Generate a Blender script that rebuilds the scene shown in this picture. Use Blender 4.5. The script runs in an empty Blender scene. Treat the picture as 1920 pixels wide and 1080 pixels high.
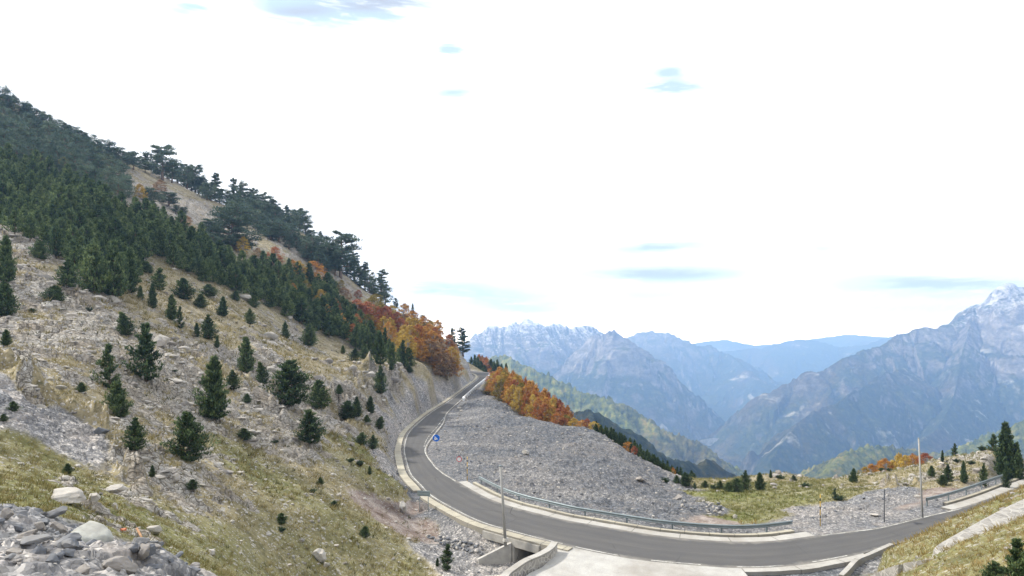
import bpy, math, random
import numpy as np
from math import radians, sin, cos, pi

# ------------------------------------------------------------------ camera, world, sun, exposure
S = bpy.context.scene
COL = S.collection
F = 1144.0            # focal length in pixels of a 1920 wide picture
HY = 620.0            # eye level row
cam_d = bpy.data.cameras.new('camera')
cam = bpy.data.objects.new('camera', cam_d); COL.objects.link(cam)
cam.location = (0, 0, 0); cam.rotation_euler = (pi / 2, 0, 0)
cam_d.sensor_width = 36.0
cam_d.lens = 36.0 * F / 1920.0
cam_d.shift_y = (HY - 540.0) / 1920.0
cam_d.clip_start = 0.1; cam_d.clip_end = 60000
S.camera = cam
S.view_settings.view_transform = 'Standard'
S.view_settings.look = 'None'
S.view_settings.exposure = 0.84
S.view_settings.gamma = 1.0
S.render.engine = 'CYCLES'
cy = S.cycles
cy.max_bounces = 5; cy.diffuse_bounces = 2; cy.glossy_bounces = 1
cy.transmission_bounces = 3; cy.transparent_max_bounces = 6; cy.volume_bounces = 2
cy.use_adaptive_sampling = True; cy.adaptive_threshold = 0.02
cy.use_denoising = True
cy.caustics_reflective = False; cy.caustics_refractive = False

SUN_EL, SUN_AZ = radians(42), radians(-72)     # azimuth from +Y towards +X
sd = bpy.data.lights.new('sun', 'SUN'); sd.energy = 3.3; sd.angle = radians(4)
sd.color = (1.0, 0.95, 0.86)
sun = bpy.data.objects.new('sun', sd); COL.objects.link(sun)
sun.rotation_euler = (pi / 2 - SUN_EL, 0, pi - SUN_AZ)   # points from the sun down to the scene
from mathutils import Vector
_dir = Vector((sin(SUN_AZ) * cos(SUN_EL), cos(SUN_AZ) * cos(SUN_EL), sin(SUN_EL)))
sun.rotation_euler = _dir.to_track_quat('Z', 'Y').to_euler()

W = bpy.data.worlds.new('World'); S.world = W; W.use_nodes = True
class NT:
    """small node tree writer"""
    def __init__(s, nt): s.t = nt; s.n = nt.nodes; s.l = nt.links
    def add(s, kind, ins=None, **kw):
        nd = s.n.new(kind)
        for k, v in kw.items(): setattr(nd, k, v)
        for k, v in (ins or {}).items():
            sock = nd.inputs[k]
            if isinstance(v, bpy.types.NodeSocket): s.l.new(v, sock)
            else: sock.default_value = v
        return nd
    def math(s, op, a, b=0.0, c=0.0, clamp=False):
        return s.add('ShaderNodeMath', {0: a, 1: b, 2: c}, operation=op, use_clamp=clamp).outputs[0]
    def mix(s, f, a, b, mode='MIX'):
        nd = s.add('ShaderNodeMix', data_type='RGBA', blend_type=mode, clamp_factor=True)
        for i, v in ((0, f), (6, a), (7, b)):
            if isinstance(v, bpy.types.NodeSocket): s.l.new(v, nd.inputs[i])
            else: nd.inputs[i].default_value = v if i == 0 else (tuple(v) + (1,) if len(v) == 3 else v)
        return nd.outputs[2]
    def noise(s, vec, scale, detail=4, rough=.55, dist=0.0):
        nd = s.add('ShaderNodeTexNoise', {'Scale': scale, 'Detail': detail, 'Roughness': rough, 'Distortion': dist})
        if vec is not None: s.l.new(vec, nd.inputs['Vector'])
        return nd.outputs['Fac']
    def voro(s, vec, scale, feature='F1', out='Distance'):
        nd = s.add('ShaderNodeTexVoronoi', {'Scale': scale}, feature=feature)
        if vec is not None: s.l.new(vec, nd.inputs['Vector'])
        return nd.outputs[out]
    def ramp(s, f, stops):
        nd = s.n.new('ShaderNodeValToRGB'); s.l.new(f, nd.inputs[0])
        cr = nd.color_ramp
        while len(cr.elements) < len(stops): cr.elements.new(0.5)
        for e, (p, c) in zip(cr.elements, stops):
            e.position = p; e.color = tuple(c) + (1,) if hasattr(c, '__len__') else (c, c, c, 1)
        return nd.outputs[0]
    def rng(s, f, a, b, c=0.0, d=1.0):
        return s.add('ShaderNodeMapRange', {0: f, 1: a, 2: b, 3: c, 4: d}).outputs[0]

wt = NT(W.node_tree); wt.n.clear()
sky = wt.add('ShaderNodeTexSky', sky_type='NISHITA', sun_disc=False)
sky.sun_elevation = SUN_EL; sky.sun_rotation = SUN_AZ
sky.altitude = 1500; sky.air_density = 1.0; sky.dust_density = 1.5
tc = wt.add('ShaderNodeTexCoord')
# the cloud deck is laid on a flat layer overhead: direction divided by its height
sep = wt.add('ShaderNodeSeparateXYZ', {0: tc.outputs['Generated']})
zz = wt.math('MAXIMUM', sep.outputs[2], 0.0)
zp = wt.math('ADD', zz, 0.12)
deck = wt.add('ShaderNodeCombineXYZ', {0: wt.math('DIVIDE', sep.outputs[0], zp), 1: wt.math('DIVIDE', sep.outputs[1], zp), 2: 0.0}).outputs[0]
nv = wt.add('ShaderNodeVectorMath', {0: tc.outputs['Generated'], 1: (1.0, 1.0, 7.0)}, operation='MULTIPLY').outputs[0]
c1 = wt.noise(deck, 1.15, 5, .6)
c2 = wt.math('ADD', wt.math('MULTIPLY', wt.noise(nv, 4.6, 5, .6), .55), wt.math('MULTIPLY', wt.noise(nv, 15.0, 4, .6, .4), .45))
# openings in the deck, given as directions (px, py, radius x, radius y, weight)
def opening(px, py, rx, ry, wgt):
    u, v = (px - 960) / F, (HY - py) / F
    y = wt.math('MAXIMUM', sep.outputs[1], 0.05)
    du = wt.math('DIVIDE', wt.math('SUBTRACT', wt.math('DIVIDE', sep.outputs[0], y), u), rx / F)
    dv = wt.math('DIVIDE', wt.math('SUBTRACT', wt.math('DIVIDE', sep.outputs[2], y), v), ry / F)
    r2 = wt.math('ADD', wt.math('MULTIPLY', du, du), wt.math('MULTIPLY', dv, dv))
    return wt.math('MULTIPLY', wt.math('POWER', 2.718, wt.math('MULTIPLY', r2, -1.0)), wgt)
def total(lst):
    acc = None
    for o in lst:
        v = opening(*o); acc = v if acc is None else wt.math('ADD', acc, v)
    return acc
#OPENINGS
blue = total([(640, 2, 150, 48, 1.3), (362, 14, 46, 16, .8), (845, 92, 30, 18, .9), (858, 176, 40, 12, .75), (1255, 136, 34, 15, .7), (1262, 164, 70, 12, .8),
              (1210, 556, 110, 20, .3), (1235, 464, 110, 13, .7), (1500, 466, 90, 10, .5), (1760, 540, 180, 22, .45), (1250, 515, 130, 14, .7), (1400, 615, 60, 14, .3),
              (990, 12, 60, 12, .5)])
grey = total([(810, 540, 90, 16, .65), (930, 556, 110, 20, .6), (1240, 513, 120, 11, .9), (1240, 462, 100, 9, .4), (1770, 532, 150, 20, .9), (990, 578, 70, 13, .6), (700, 8, 100, 14, .9), (560, 22, 60, 10, .6)])
bn = wt.math('MULTIPLY', blue, wt.rng(c2, .40, .55, .05, 1.8))
gn = wt.math('MULTIPLY', grey, wt.rng(c2, .36, .54, .3, 1.7))
skyb = wt.add('ShaderNodeVectorMath', {0: sky.outputs[0], 'Scale': 0.10}, operation='SCALE').outputs[0]
deckc = wt.mix(wt.rng(c1, .35, .7), (.76, .77, .78), (.95, .95, .94))
rift = wt.mix(.75, skyb, (.46, .57, .62))      # thin high cloud in the rifts
c = wt.mix(wt.math('MULTIPLY', bn, .95, clamp=True), deckc, rift)
c = wt.mix(wt.math('MULTIPLY', gn, .8, clamp=True), c, (.33, .35, .40))
hb_ = wt.math('POWER', 2.718, wt.math('MULTIPLY', zz, -42.0))
c = wt.add('ShaderNodeVectorMath', {0: c, 'Scale': wt.math('ADD', 1.0, wt.math('MULTIPLY', hb_, 3.0))}, operation='SCALE').outputs[0]
below = wt.rng(sep.outputs[2], -.02, -.2)
c = wt.mix(below, c, (.35, .38, .4))
bg = wt.add('ShaderNodeBackground', {'Color': c, 'Strength': 1.0})
wo = wt.add('ShaderNodeOutputWorld', {'Surface': bg.outputs[0]})

# ------------------------------------------------------------------ helpers
def link(o, parent=None):
    COL.objects.link(o)
    if parent is not None: o.parent = parent
    return o
def tag(o, label=None, cat=None, group=None, kind=None):
    if label: o['label'] = label
    if cat: o['category'] = cat
    if group: o['group'] = group
    if kind: o['kind'] = kind
    return o
def empty(name, loc, rz=0.0, s=1.0):
    o = bpy.data.objects.new(name, None); COL.objects.link(o)
    o.empty_display_size = .3
    o.location = loc; o.rotation_euler = (0, 0, rz); o.scale = (s, s, s)
    return o
def mesh_np(name, V, faces, mats, mat_idx=None, attrs=None, smooth=False):
    """faces: list of int arrays (n,3) or (n,4)"""
    me = bpy.data.meshes.new(name)
    V = np.asarray(V, np.float32)
    me.vertices.add(len(V)); me.vertices.foreach_set('co', V.ravel())
    flat = np.concatenate([np.asarray(f, np.int32).ravel() for f in faces])
    cnt = np.concatenate([np.full(len(f), np.asarray(f).shape[1], np.int32) for f in faces])
    st = np.concatenate([[0], np.cumsum(cnt)[:-1]]).astype(np.int32)
    me.loops.add(len(flat)); me.loops.foreach_set('vertex_index', flat)
    me.polygons.add(len(cnt)); me.polygons.foreach_set('loop_start', st)
    me.polygons.foreach_set('loop_total', cnt)
    if mat_idx is not None: me.polygons.foreach_set('material_index', np.asarray(mat_idx, np.int32))
    me.polygons.foreach_set('use_smooth', np.full(len(cnt), smooth, bool))
    for m in mats: me.materials.append(m)
    me.update(calc_edges=True)
    for k, a in (attrs or {}).items():
        a = np.asarray(a, np.float32)
        if a.ndim == 1:
            at = me.attributes.new(k, 'FLOAT', 'POINT'); at.data.foreach_set('value', a)
        else:
            at = me.attributes.new(k, 'FLOAT_COLOR', 'POINT'); at.data.foreach_set('color', a.ravel())
    me.validate()
    return me
def obj(name, me, parent=None, loc=None):
    o = bpy.data.objects.new(name, me)
    link(o, parent)
    if loc is not None: o.location = loc
    return o

class MB:
    """collects verts and faces (python lists) for hand made solids"""
    def __init__(s): s.v = []; s.q = []; s.t = []
    def quad(s, a, b, c, d):
        n = len(s.v); s.v += [a, b, c, d]; s.q.append((n, n + 1, n + 2, n + 3))
    def box(s, c, d, rz=0.0, ax=None):
        cx, cy_, cz = c; dx, dy, dz = d[0] / 2, d[1] / 2, d[2] / 2
        n = len(s.v); cs, sn = cos(rz), sin(rz)
        for z in (-dz, dz):
            for x, y in ((-dx, -dy), (dx, -dy), (dx, dy), (-dx, dy)):
                s.v.append((cx + x * cs - y * sn, cy_ + x * sn + y * cs, cz + z))
        s.q += [tuple(n + i for i in f) for f in ((3, 2, 1, 0), (4, 5, 6, 7), (0, 1, 5, 4), (1, 2, 6, 5), (2, 3, 7, 6), (3, 0, 4, 7))]
    def tube(s, pts, radii, k=8, caps=True):
        pts = [Vector(p) for p in pts]; n0 = len(s.v)
        for i, p in enumerate(pts):
            a = pts[max(i - 1, 0)]; b = pts[min(i + 1, len(pts) - 1)]
            d = (b - a).normalized()
            e = d.cross(Vector((0, 0, 1)))
            if e.length < 1e-3: e = Vector((1, 0, 0))
            e.normalize(); f = d.cross(e).normalized()
            for j in range(k):
                an = 2 * pi * j / k
                s.v.append(tuple(p + (e * cos(an) + f * sin(an)) * radii[i]))
        for i in range(len(pts) - 1):
            for j in range(k):
                a = n0 + i * k + j; b = n0 + i * k + (j + 1) % k
                s.q.append((a, b, b + k, a + k))
        if caps:
            for base, rev in ((n0, False), (n0 + (len(pts) - 1) * k, True)):
                cidx = len(s.v); s.v.append(tuple(pts[0] if not rev else pts[-1]))
                for j in range(k):
                    a, b = base + j, base + (j + 1) % k
                    s.t.append((cidx, b, a) if not rev else (cidx, a, b))
    def prism(s, poly, z0, z1):
        """vertical prism over a polygon (list of xy), z may be lists"""
        n = len(poly); b = len(s.v)
        z0 = z0 if hasattr(z0, '__len__') else [z0] * n
        z1 = z1 if hasattr(z1, '__len__') else [z1] * n
        for i, p in enumerate(poly): s.v.append((p[0], p[1], z0[i]))
        for i, p in enumerate(poly): s.v.append((p[0], p[1], z1[i]))
        for i in range(n):
            j = (i + 1) % n; s.q.append((b + i, b + j, b + n + j, b + n + i))
        for i in range(1, n - 1):
            s.t.append((b, b + i + 1, b + i)); s.t.append((b + n, b + n + i, b + n + i + 1))
    def build(s, name, mats, parent=None, smooth=False, bevel=0.0):
        fs = []
        if s.q: fs.append(np.array(s.q))
        if s.t: fs.append(np.array(s.t))
        me = mesh_np(name, np.array(s.v), fs, mats if isinstance(mats, list) else [mats], smooth=smooth)
        o = obj(name, me, parent)
        if bevel:
            m = o.modifiers.new('bevel', 'BEVEL'); m.width = bevel; m.segments = 2; m.limit_method = 'ANGLE'
        return o

# ---- numpy noise
_rs = np.random.RandomState(11)
_T = _rs.rand(256, 256).astype(np.float32)
def vnoise(x, y):
    xi = np.floor(x).astype(np.int64); yi = np.floor(y).astype(np.int64)
    fx = x - xi; fy = y - yi
    fx = fx * fx * fx * (fx * (fx * 6 - 15) + 10); fy = fy * fy * fy * (fy * (fy * 6 - 15) + 10)
    a = _T[xi & 255, yi & 255]; b = _T[(xi + 1) & 255, yi & 255]
    c_ = _T[xi & 255, (yi + 1) & 255]; d = _T[(xi + 1) & 255, (yi + 1) & 255]
    return (a * (1 - fx) + b * fx) * (1 - fy) + (c_ * (1 - fx) + d * fx) * fy
def fbm(x, y, oct=5, gain=.5, ox=0.0, rot=True):
    s = 0; a = 1.0; t = 0
    x = x + ox; y = y + ox * 1.7
    for i in range(oct):
        s = s + a * (vnoise(x, y) * 2 - 1); t += a; a *= gain
        x, y = (x * 1.62 + y * 1.18 + 13.7), (-x * 1.18 + y * 1.62 + 7.1)
    return s / t
def ridged(x, y, oct=5, gain=.5, ox=0.0):
    s = 0; a = 1.0; t = 0
    x = x + ox; y = y + ox * 1.7
    for i in range(oct):
        s = s + a * (1 - np.abs(vnoise(x, y) * 2 - 1) * 2); t += a; a *= gain
        x, y = (x * 1.62 + y * 1.18 + 13.7), (-x * 1.18 + y * 1.62 + 7.1)
    return s / t
def blocks(x, y, ox=0.0):
    """angular rock blocks: nearest jittered cell, each a tilted plane; returns height -1..1 and edge distance"""
    xi = np.floor(x).astype(np.int64); yi = np.floor(y).astype(np.int64)
    best = np.full(x.shape, 9.0); sec = np.full(x.shape, 9.0); h = np.zeros(x.shape)
    for di in (-1, 0, 1):
        for dj in (-1, 0, 1):
            a, b = (xi + di), (yi + dj)
            rx = _T[(a + 17) & 255, (b + 91) & 255]; ry = _T[(a + 133) & 255, (b + 7) & 255]
            rh = _T[(a + 71) & 255, (b + 201) & 255]; r1 = _T[(a + 5) & 255, (b + 55) & 255]; r2 = _T[(a + 99) & 255, (b + 13) & 255]
            dx = x - (a + rx); dy = y - (b + ry)
            d = np.sqrt(dx * dx + dy * dy)
            hh = (rh * 2 - 1) * .6 + (r1 - .5) * 1.6 * dx + (r2 - .5) * 1.6 * dy
            m = d < best
            sec = np.where(m, best, np.minimum(sec, d)); h = np.where(m, hh, h); best = np.where(m, d, best)
    return h, sec - best
def sstep(a, b, x):
    t = np.clip((x - a) / (b - a), 0, 1); return t * t * (3 - 2 * t)
def P(px, py, z=-17.0):
    """point on the level z seen at a pixel of the photograph"""
    d = z * F / (HY - py); return ((px - 960) / F * d, d)
# ------------------------------------------------------------------ road geometry (world xy, level -17)
RZ = -17.0
ST = [((-34, 249), (-36, 258)), ((-26, 251), (-24, 261)), ((-17, 246), (-11, 251)),
      (P(897, 707), P(916, 705)), (P(872, 728), P(890, 728)), (P(843, 750), P(866, 750)), (P(807, 773), P(841, 773)),
      (P(782, 793), P(833, 793)), (P(763, 813), P(818, 813)), (P(755, 840), P(800, 842)), (P(759, 867), P(815, 870)),
      (P(767, 890), P(832, 886)), (P(785, 910), P(850, 897)), (P(805, 930), P(872, 911)), (P(853, 958), P(915, 934)),
      (P(900, 980), P(960, 950)), (P(950, 995), P(1010, 963)), (P(1006, 1010), P(1060, 975)), (P(1069, 1025), P(1117, 985)),
      (P(1130, 1038), P(1175, 995)), (P(1200, 1050), P(1233, 1004)), (P(1290, 1059), P(1312, 1012)), (P(1380, 1065), P(1395, 1016)),
      (P(1450, 1064), P(1462, 1013)), (P(1519, 1057), P(1537, 1003)), (P(1600, 1042), P(1600, 995)), (P(1665, 1024), P(1650, 988)),
      (P(1760, 1000), P(1736, 967)), (P(1820, 983), P(1800, 952)), (P(1880, 965), P(1856, 934)), (P(1960, 937), P(1925, 907)),
      (P(2080, 890), P(2040, 865)), (P(2250, 840), P(2200, 825))]
def catmull(pts, n=8):
    p = np.array(pts, float); p = np.vstack([2 * p[0] - p[1], p, 2 * p[-1] - p[-2]])
    out = []
    for i in range(1, len(p) - 2):
        for k in range(n):
            t = k / n
            out.append(.5 * ((2 * p[i]) + (-p[i - 1] + p[i + 1]) * t + (2 * p[i - 1] - 5 * p[i] + 4 * p[i + 1] - p[i + 2]) * t * t + (-p[i - 1] + 3 * p[i] - 3 * p[i + 1] + p[i + 2]) * t ** 3))
    out.append(p[-2]); return np.array(out)
NS = 8
RL = catmull([s[0] for s in ST], NS); RR = catmull([s[1] for s in ST], NS)
RC = (RL + RR) / 2; RHW = np.linalg.norm(RL - RR, axis=1) / 2

# ------------------------------------------------------------------ near ground: measured points (px, py, distance, cover)
# cover: r rocky, g dry grass, y yellow green grass, s grey rubble, m meadow, e bare earth, c rock cut, f forest floor
NP = """0 1080 10 s|0 960 14 s|150 1070 11 s|150 990 15 s|300 1078 13.5 s|225 1030 16 s|0 925 20 y|150 935 23 y|300 1010 25 y|420 1070 27 y
-200 1000 12 s|-200 850 25 y|-300 700 45 r|-300 500 80 r
0 830 30 y|0 765 34 s|60 790 34.5 s|0 730 36 s|120 800 36.5 s|180 840 36 s|60 740 37 r|60 850 32 y|130 760 40 r|180 790 40 r|240 820 38 r|0 670 43 r|100 650 50 r|0 620 52 r|0 500 70 r|0 430 85 r|100 880 31 y|230 860 36 r|200 700 50 r|200 600 68 r|200 500 95 g
350 700 60 r|350 850 42 r|350 930 35 r|440 1010 33 y|500 1075 33 y|600 1070 38 y|700 1070 42 y|500 900 48 y|600 950 46 y|700 1000 48 y|735 900 62 y|670 840 70 y
600 780 74 r|500 800 58 r|480 700 80 r|350 600 88 g|450 600 102 g|400 520 120 g|550 610 130 g|600 680 108 g|650 660 135 g|700 690 122 g|690 800 82 r
250 420 120 f|100 400 110 f|0 340 125 f|100 300 165 f|250 360 170 r|350 400 180 r|450 440 190 r|520 470 190 g|550 520 180 f|600 500 205 r|640 600 165 f|700 640 170 f|750 600 215 g|780 660 182 f|830 672 200 g
0 192 240 f|100 242 240 f|200 296 240 f|300 330 235 r|400 378 235 g|500 412 238 g|560 430 240 g|600 470 242 g|640 512 242 g|700 562 245 g|760 592 250 g|800 614 252 g|840 640 250 g|866 662 248 c|884 690 247 c
860 690 222 c|850 712 190 g|835 690 165 g|800 690 140 g|765 700 124 c|735 708 116 c|712 740 104 c|715 790 88 c|735 850 80 c
930 745 155 s|925 722 185 s|950 760 140 s|1000 788 118 s|1060 800 108 s|1110 808 104 s|1150 830 100 s|1190 855 95 s|1240 890 88 s|1275 920 80 s
900 800 108 s|900 860 81 s|1000 880 76 s|1000 830 96 s|1100 880 77 s|1100 935 62 s|1200 930 65 s|1200 885 80 s|1250 955 58.5 s|1330 975 55.5 e
1285 935 73 s|1350 925 74 m|1330 960 60 s|1410 962 60 m|1450 930 71 m|1520 955 62 s|1450 948 66 m|1490 936 68.5 m|1375 972 58 m|1300 925 74 m|1420 918 78 m|1350 912 82 y|1540 912 80 y|1500 920 75 y|1400 908 86 m|1330 905 88 g|1450 903 92 g|1500 905 86 y|1470 889 97 r|1520 912 80 y
1290 900 99 g|1340 901 100 g|1400 896 103 g|1530 902 94 g|1570 897 94 r|1610 892 92 r|1650 898 92 r|1691 897 90 r|1725 885 88 r|1762 869 85 r|1800 854 82 r|1837 847 78 r|1875 843 74 g|1920 835 70 g|2050 820 62 g
1800 895 71 g|1860 880 67 g|1700 905 72 r|1680 925 67 s|1760 925 65 e|1650 948 62 s|1600 962 57 s|1560 925 70 y|1920 868 62 g|1710 955 59.5 e|1620 910 76 g
1600 1064 42 y|1650 1036 42 y|1744 993 45 y|1837 962 48 y|1920 934 50 y|2050 890 52 y|1700 1060 33 y|1800 1012 34 y|1900 962 36 y|1800 1070 25 y|1920 1018 26 y|1920 1075 19 y|1640 1078 37 y|2050 1000 22 y|2100 1060 13 y
760 985 54 e|790 960 60 e|800 1005 53 e|770 1060 45 y|850 1075 46 s"""
COV = {'r': (1, 0, 0, 0, 0), 'g': (.38, 0, 0, 0, 0), 'y': (.24, 0, .64, 0, 0), 's': (0, 1, 0, 0, 0), 'm': (0, 0, 1, 0, 0), 'e': (.1, .25, .1, 1, 0), 'c': (1.0, .22, 0, .22, 0), 'f': (.25, 0, .2, 0, 1)}
pts = []; cov = []
for row in NP.split('\n'):
    for it in row.split('|'):
        a, b, d, c_ = it.split(); a, b, d = float(a), float(b), float(d)
        pts.append(((a - 960) / F * d, d, (HY - b) / F * d)); cov.append(COV[c_])
# ground falls away behind the crests
BEHIND = "0 192 240|100 242 240|200 296 240|300 330 235|400 378 235|500 412 238|560 430 240|600 470 242|640 512 242|700 562 245|760 592 250|800 614 252"
for it in BEHIND.split('|'):
    a, b, d = map(float, it.split()); z = (HY - b) / F * d
    for k, dz in ((45, 8), (110, 45)):
        pts.append(((a - 960) / F * (d + k), d + k, z - dz)); cov.append(COV['g'])
CREST = "1060 800 108|1110 808 104|1150 830 100|1190 855 95|1240 890 88|1290 900 99|1340 901 100|1400 896 103|1470 889 97|1530 902 94|1610 892 92|1650 898 92|1691 897 90|1762 869 85|1837 847 78|1920 835 70|2050 820 62"
for it in CREST.split('|'):
    a, b, d = map(float, it.split()); z = (HY - b) / F * d
    for k, dz in ((12, 5), (35, 19), (90, 60), (190, 130)):
        kk = k * (1 + max(0, (d - 100) / 200))
        pts.append(((a - 960) / F * (d + kk), d + kk, z - dz)); cov.append(COV['f'])
for x, y, z, c_ in ((0, -12, -1.6, 's'), (-16, -8, 1, 's'), (15, -8, -1.8, 'y'), (0, 3, -1.9, 's'), (6, 6, -3, 'y'), (0, 12, -7, 'y'), (0, 24, -13.5, 'y'), (0, 34, -17.1, 's'), (12, 36, -17.2, 's'), (20, 36, -17, 'e'),
                    (12, 24, -12.5, 'y'), (-8, 30, -14.5, 'y'), (-4, 40, -18, 's'), (-1, 47, -19, 's'), (-3, 48.8, -18.9, 's'), (.6, 49.6, -19, 's'), (-5.5, 50, -18.4, 's'), (-5, 53.5, -18.2, 's'), (-8, 55, -18.1, 'e'),
                    (-2.2, 51.6, -18.0, 's'), (0, 20, -11.5, 'y'), (-30, 280, -13, 's'), (3, 140, -20, 'f'), (-1.5, 162, -20.5, 'f'), (-2, 183, -24, 'f'), (-2, 205, -26, 'f'), (-3.5, 225, -23, 'f'), (2, 175, -30, 'f'), (8, 150, -30, 'f'), (11, 178, -48, 'f'), (4, 192, -36, 'f'), (6, 225, -38, 'f'), (15, 215, -72, 'f'), (20, 260, -98, 'f'), (5, 262, -32, 'f'), (-12, 277, -21.5, 'f'), (-7, 263, -21, 'f'), (-15, 300, -25, 'f'), (-2, 262, -25, 'f'), (-3, 245, -23, 'f'), (-3, 290, -22, 'f'), (30, 315, -140, 'f'), (4, 330, -48, 'f')):
    pts.append((x, y, z)); cov.append(COV[c_])
for i in range(3 * NS, len(RL) - 2 * NS, 6):
    for q, off in ((RL, -1), (RR, 1)):
        n = (RR[i] - RL[i]); n /= np.linalg.norm(n)
        if q is RL and 15 * NS < i < 18 * NS: continue
        p_ = q[i] + n * off * .8
        pts.append((p_[0], p_[1], RZ - .1)); cov.append(COV['s'])
pts = np.array(pts); cov = np.array(cov)

# thin plate spline through the points
def tps_fit(X, Z, lam):
    n = len(X); d2 = ((X[:, None] - X[None]) ** 2).sum(2)
    K = .5 * d2 * np.log(d2 + 1e-9); K[np.arange(n), np.arange(n)] = lam
    Pm = np.c_[np.ones(n), X]
    A = np.block([[K, Pm], [Pm.T, np.zeros((3, 3))]])
    return np.linalg.solve(A, np.r_[Z, np.zeros((3,) + Z.shape[1:])])
def tps_eval(Xc, w, Q):
    out = np.empty(len(Q))
    for i in range(0, len(Q), 60000):
        q = Q[i:i + 60000]; d2 = ((q[:, None] - Xc[None]) ** 2).sum(2)
        out[i:i + 60000] = (.5 * d2 * np.log(d2 + 1e-9)) @ w[:-3] + w[-3] + q @ w[-2:]
    return out
SC = 1 / 50.0
_w = tps_fit(pts[:, :2] * SC, pts[:, 2], 2e-4)

# coarse grid of the base shape and of the cover in fan coordinates (w = x/(y+12), q = log(y+12))
A0 = 12.0
WG = np.linspace(-1.4, 1.4, 420); QG = np.linspace(math.log(2.5), math.log(425), 420)
wg, qg = np.meshgrid(WG, QG, indexing='ij')
yg = np.exp(qg) - A0; xg = wg * (yg + A0)
BASE = tps_eval(pts[:, :2] * SC, _w, np.c_[xg.ravel(), yg.ravel()] * SC).reshape(xg.shape)
CG = np.zeros(xg.shape + (5,)); ws = np.zeros(xg.shape)
lx, ly = wg * 1.0, qg * 1.0
pw = pts[:, 0] / np.maximum(pts[:, 1] + A0, 1.0); pq = np.log(np.maximum(pts[:, 1] + A0, .5))
for k in range(len(pts)):
    d2 = (lx - pw[k]) ** 2 + (ly - pq[k]) ** 2
    wt_ = 1 / (d2 + 1.2e-4) ** 2
    ws += wt_; CG += wt_[..., None] * cov[k]
CG /= ws[..., None]
def bil(G, x, y):
    q = (np.log(np.maximum(y + A0, 2.51)) - QG[0]) / (QG[1] - QG[0]); w = (x / np.maximum(y + A0, 2.51) - WG[0]) / (WG[1] - WG[0])
    w = np.clip(w, 0, len(WG) - 1.001); q = np.clip(q, 0, len(QG) - 1.001)
    i = w.astype(int); j = q.astype(int); fi = w - i; fj = q - j
    if G.ndim == 3: fi = fi[..., None]; fj = fj[..., None]
    return (G[i, j] * (1 - fi) + G[i + 1, j] * fi) * (1 - fj) + (G[i, j + 1] * (1 - fi) + G[i + 1, j + 1] * fi) * fj

# distance to the road band (0 inside) and side
def road_dist(x, y):
    best = np.full(x.shape, 99.0); side = np.zeros(x.shape)
    m = (y < 275) & (y > 30) & (x > -50) & (x < 90)
    xs, ys = x[m], y[m]; b = np.full(xs.shape, 99.0); sd_ = np.zeros(xs.shape)
    for i in range(0, len(RC) - 1, 1):
        a, c_ = RC[i], RC[i + 1]; d = c_ - a; L2 = d @ d
        near = np.abs(xs - a[0]) + np.abs(ys - a[1]) < 22
        if not near.any(): continue
        xn, yn = xs[near], ys[near]
        t = np.clip(((xn - a[0]) * d[0] + (yn - a[1]) * d[1]) / L2, 0, 1)
        ex = xn - a[0] - t * d[0]; ey = yn - a[1] - t * d[1]
        dd = np.hypot(ex, ey) - (RHW[i] * (1 - t) + RHW[i + 1] * t)
        s_ = np.sign(d[0] * ey - d[1] * ex)
        bb = b[near]; up = dd < bb
        bb[up] = dd[up]; b[near] = bb
        ss = sd_[near]; ss[up] = s_[up]; sd_[near] = ss
    best[m] = b; side[m] = sd_
    return best, side
def inpoly(x, y, poly):
    c_ = np.zeros(x.shape, bool); n = len(poly)
    for i in range(n):
        x0, y0 = poly[i]; x1, y1 = poly[(i + 1) % n]
        cond = ((y0 > y) != (y1 > y)) & (x < (x1 - x0) * (y - y0) / (y1 - y0 + 1e-12) + x0)
        c_ ^= cond
    return c_
WALLP = [(3.3, 47.0), (2.85, 45.7), (2.0, 44.4), (1.0, 43.3), (.15, 41.9), (-.45, 40.6), (-.3, 39.4), (.6, 38.6), (3, 38.2)]   # stone parapet
PADP = [(3.4, 48.6), (3.3, 46.5), (2.2, 44.0), (1.2, 42.9), (.4, 41.6), (-.1, 40.5), (.8, 38.9), (3, 38.0), (8, 36.8), (23.6, 37.0), (25.5, 42.0), (26.5, 46.5)]
DITCHP = [(-1.9, 45.5), (2.4, 46.5), (2.2, 50.2), (.0, 51.2), (-2.4, 50.2)]
CULVP = [(.12, 49.9), (2.3, 49.1), (5.5, 54.0), (3.4, 55.2)]

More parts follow.
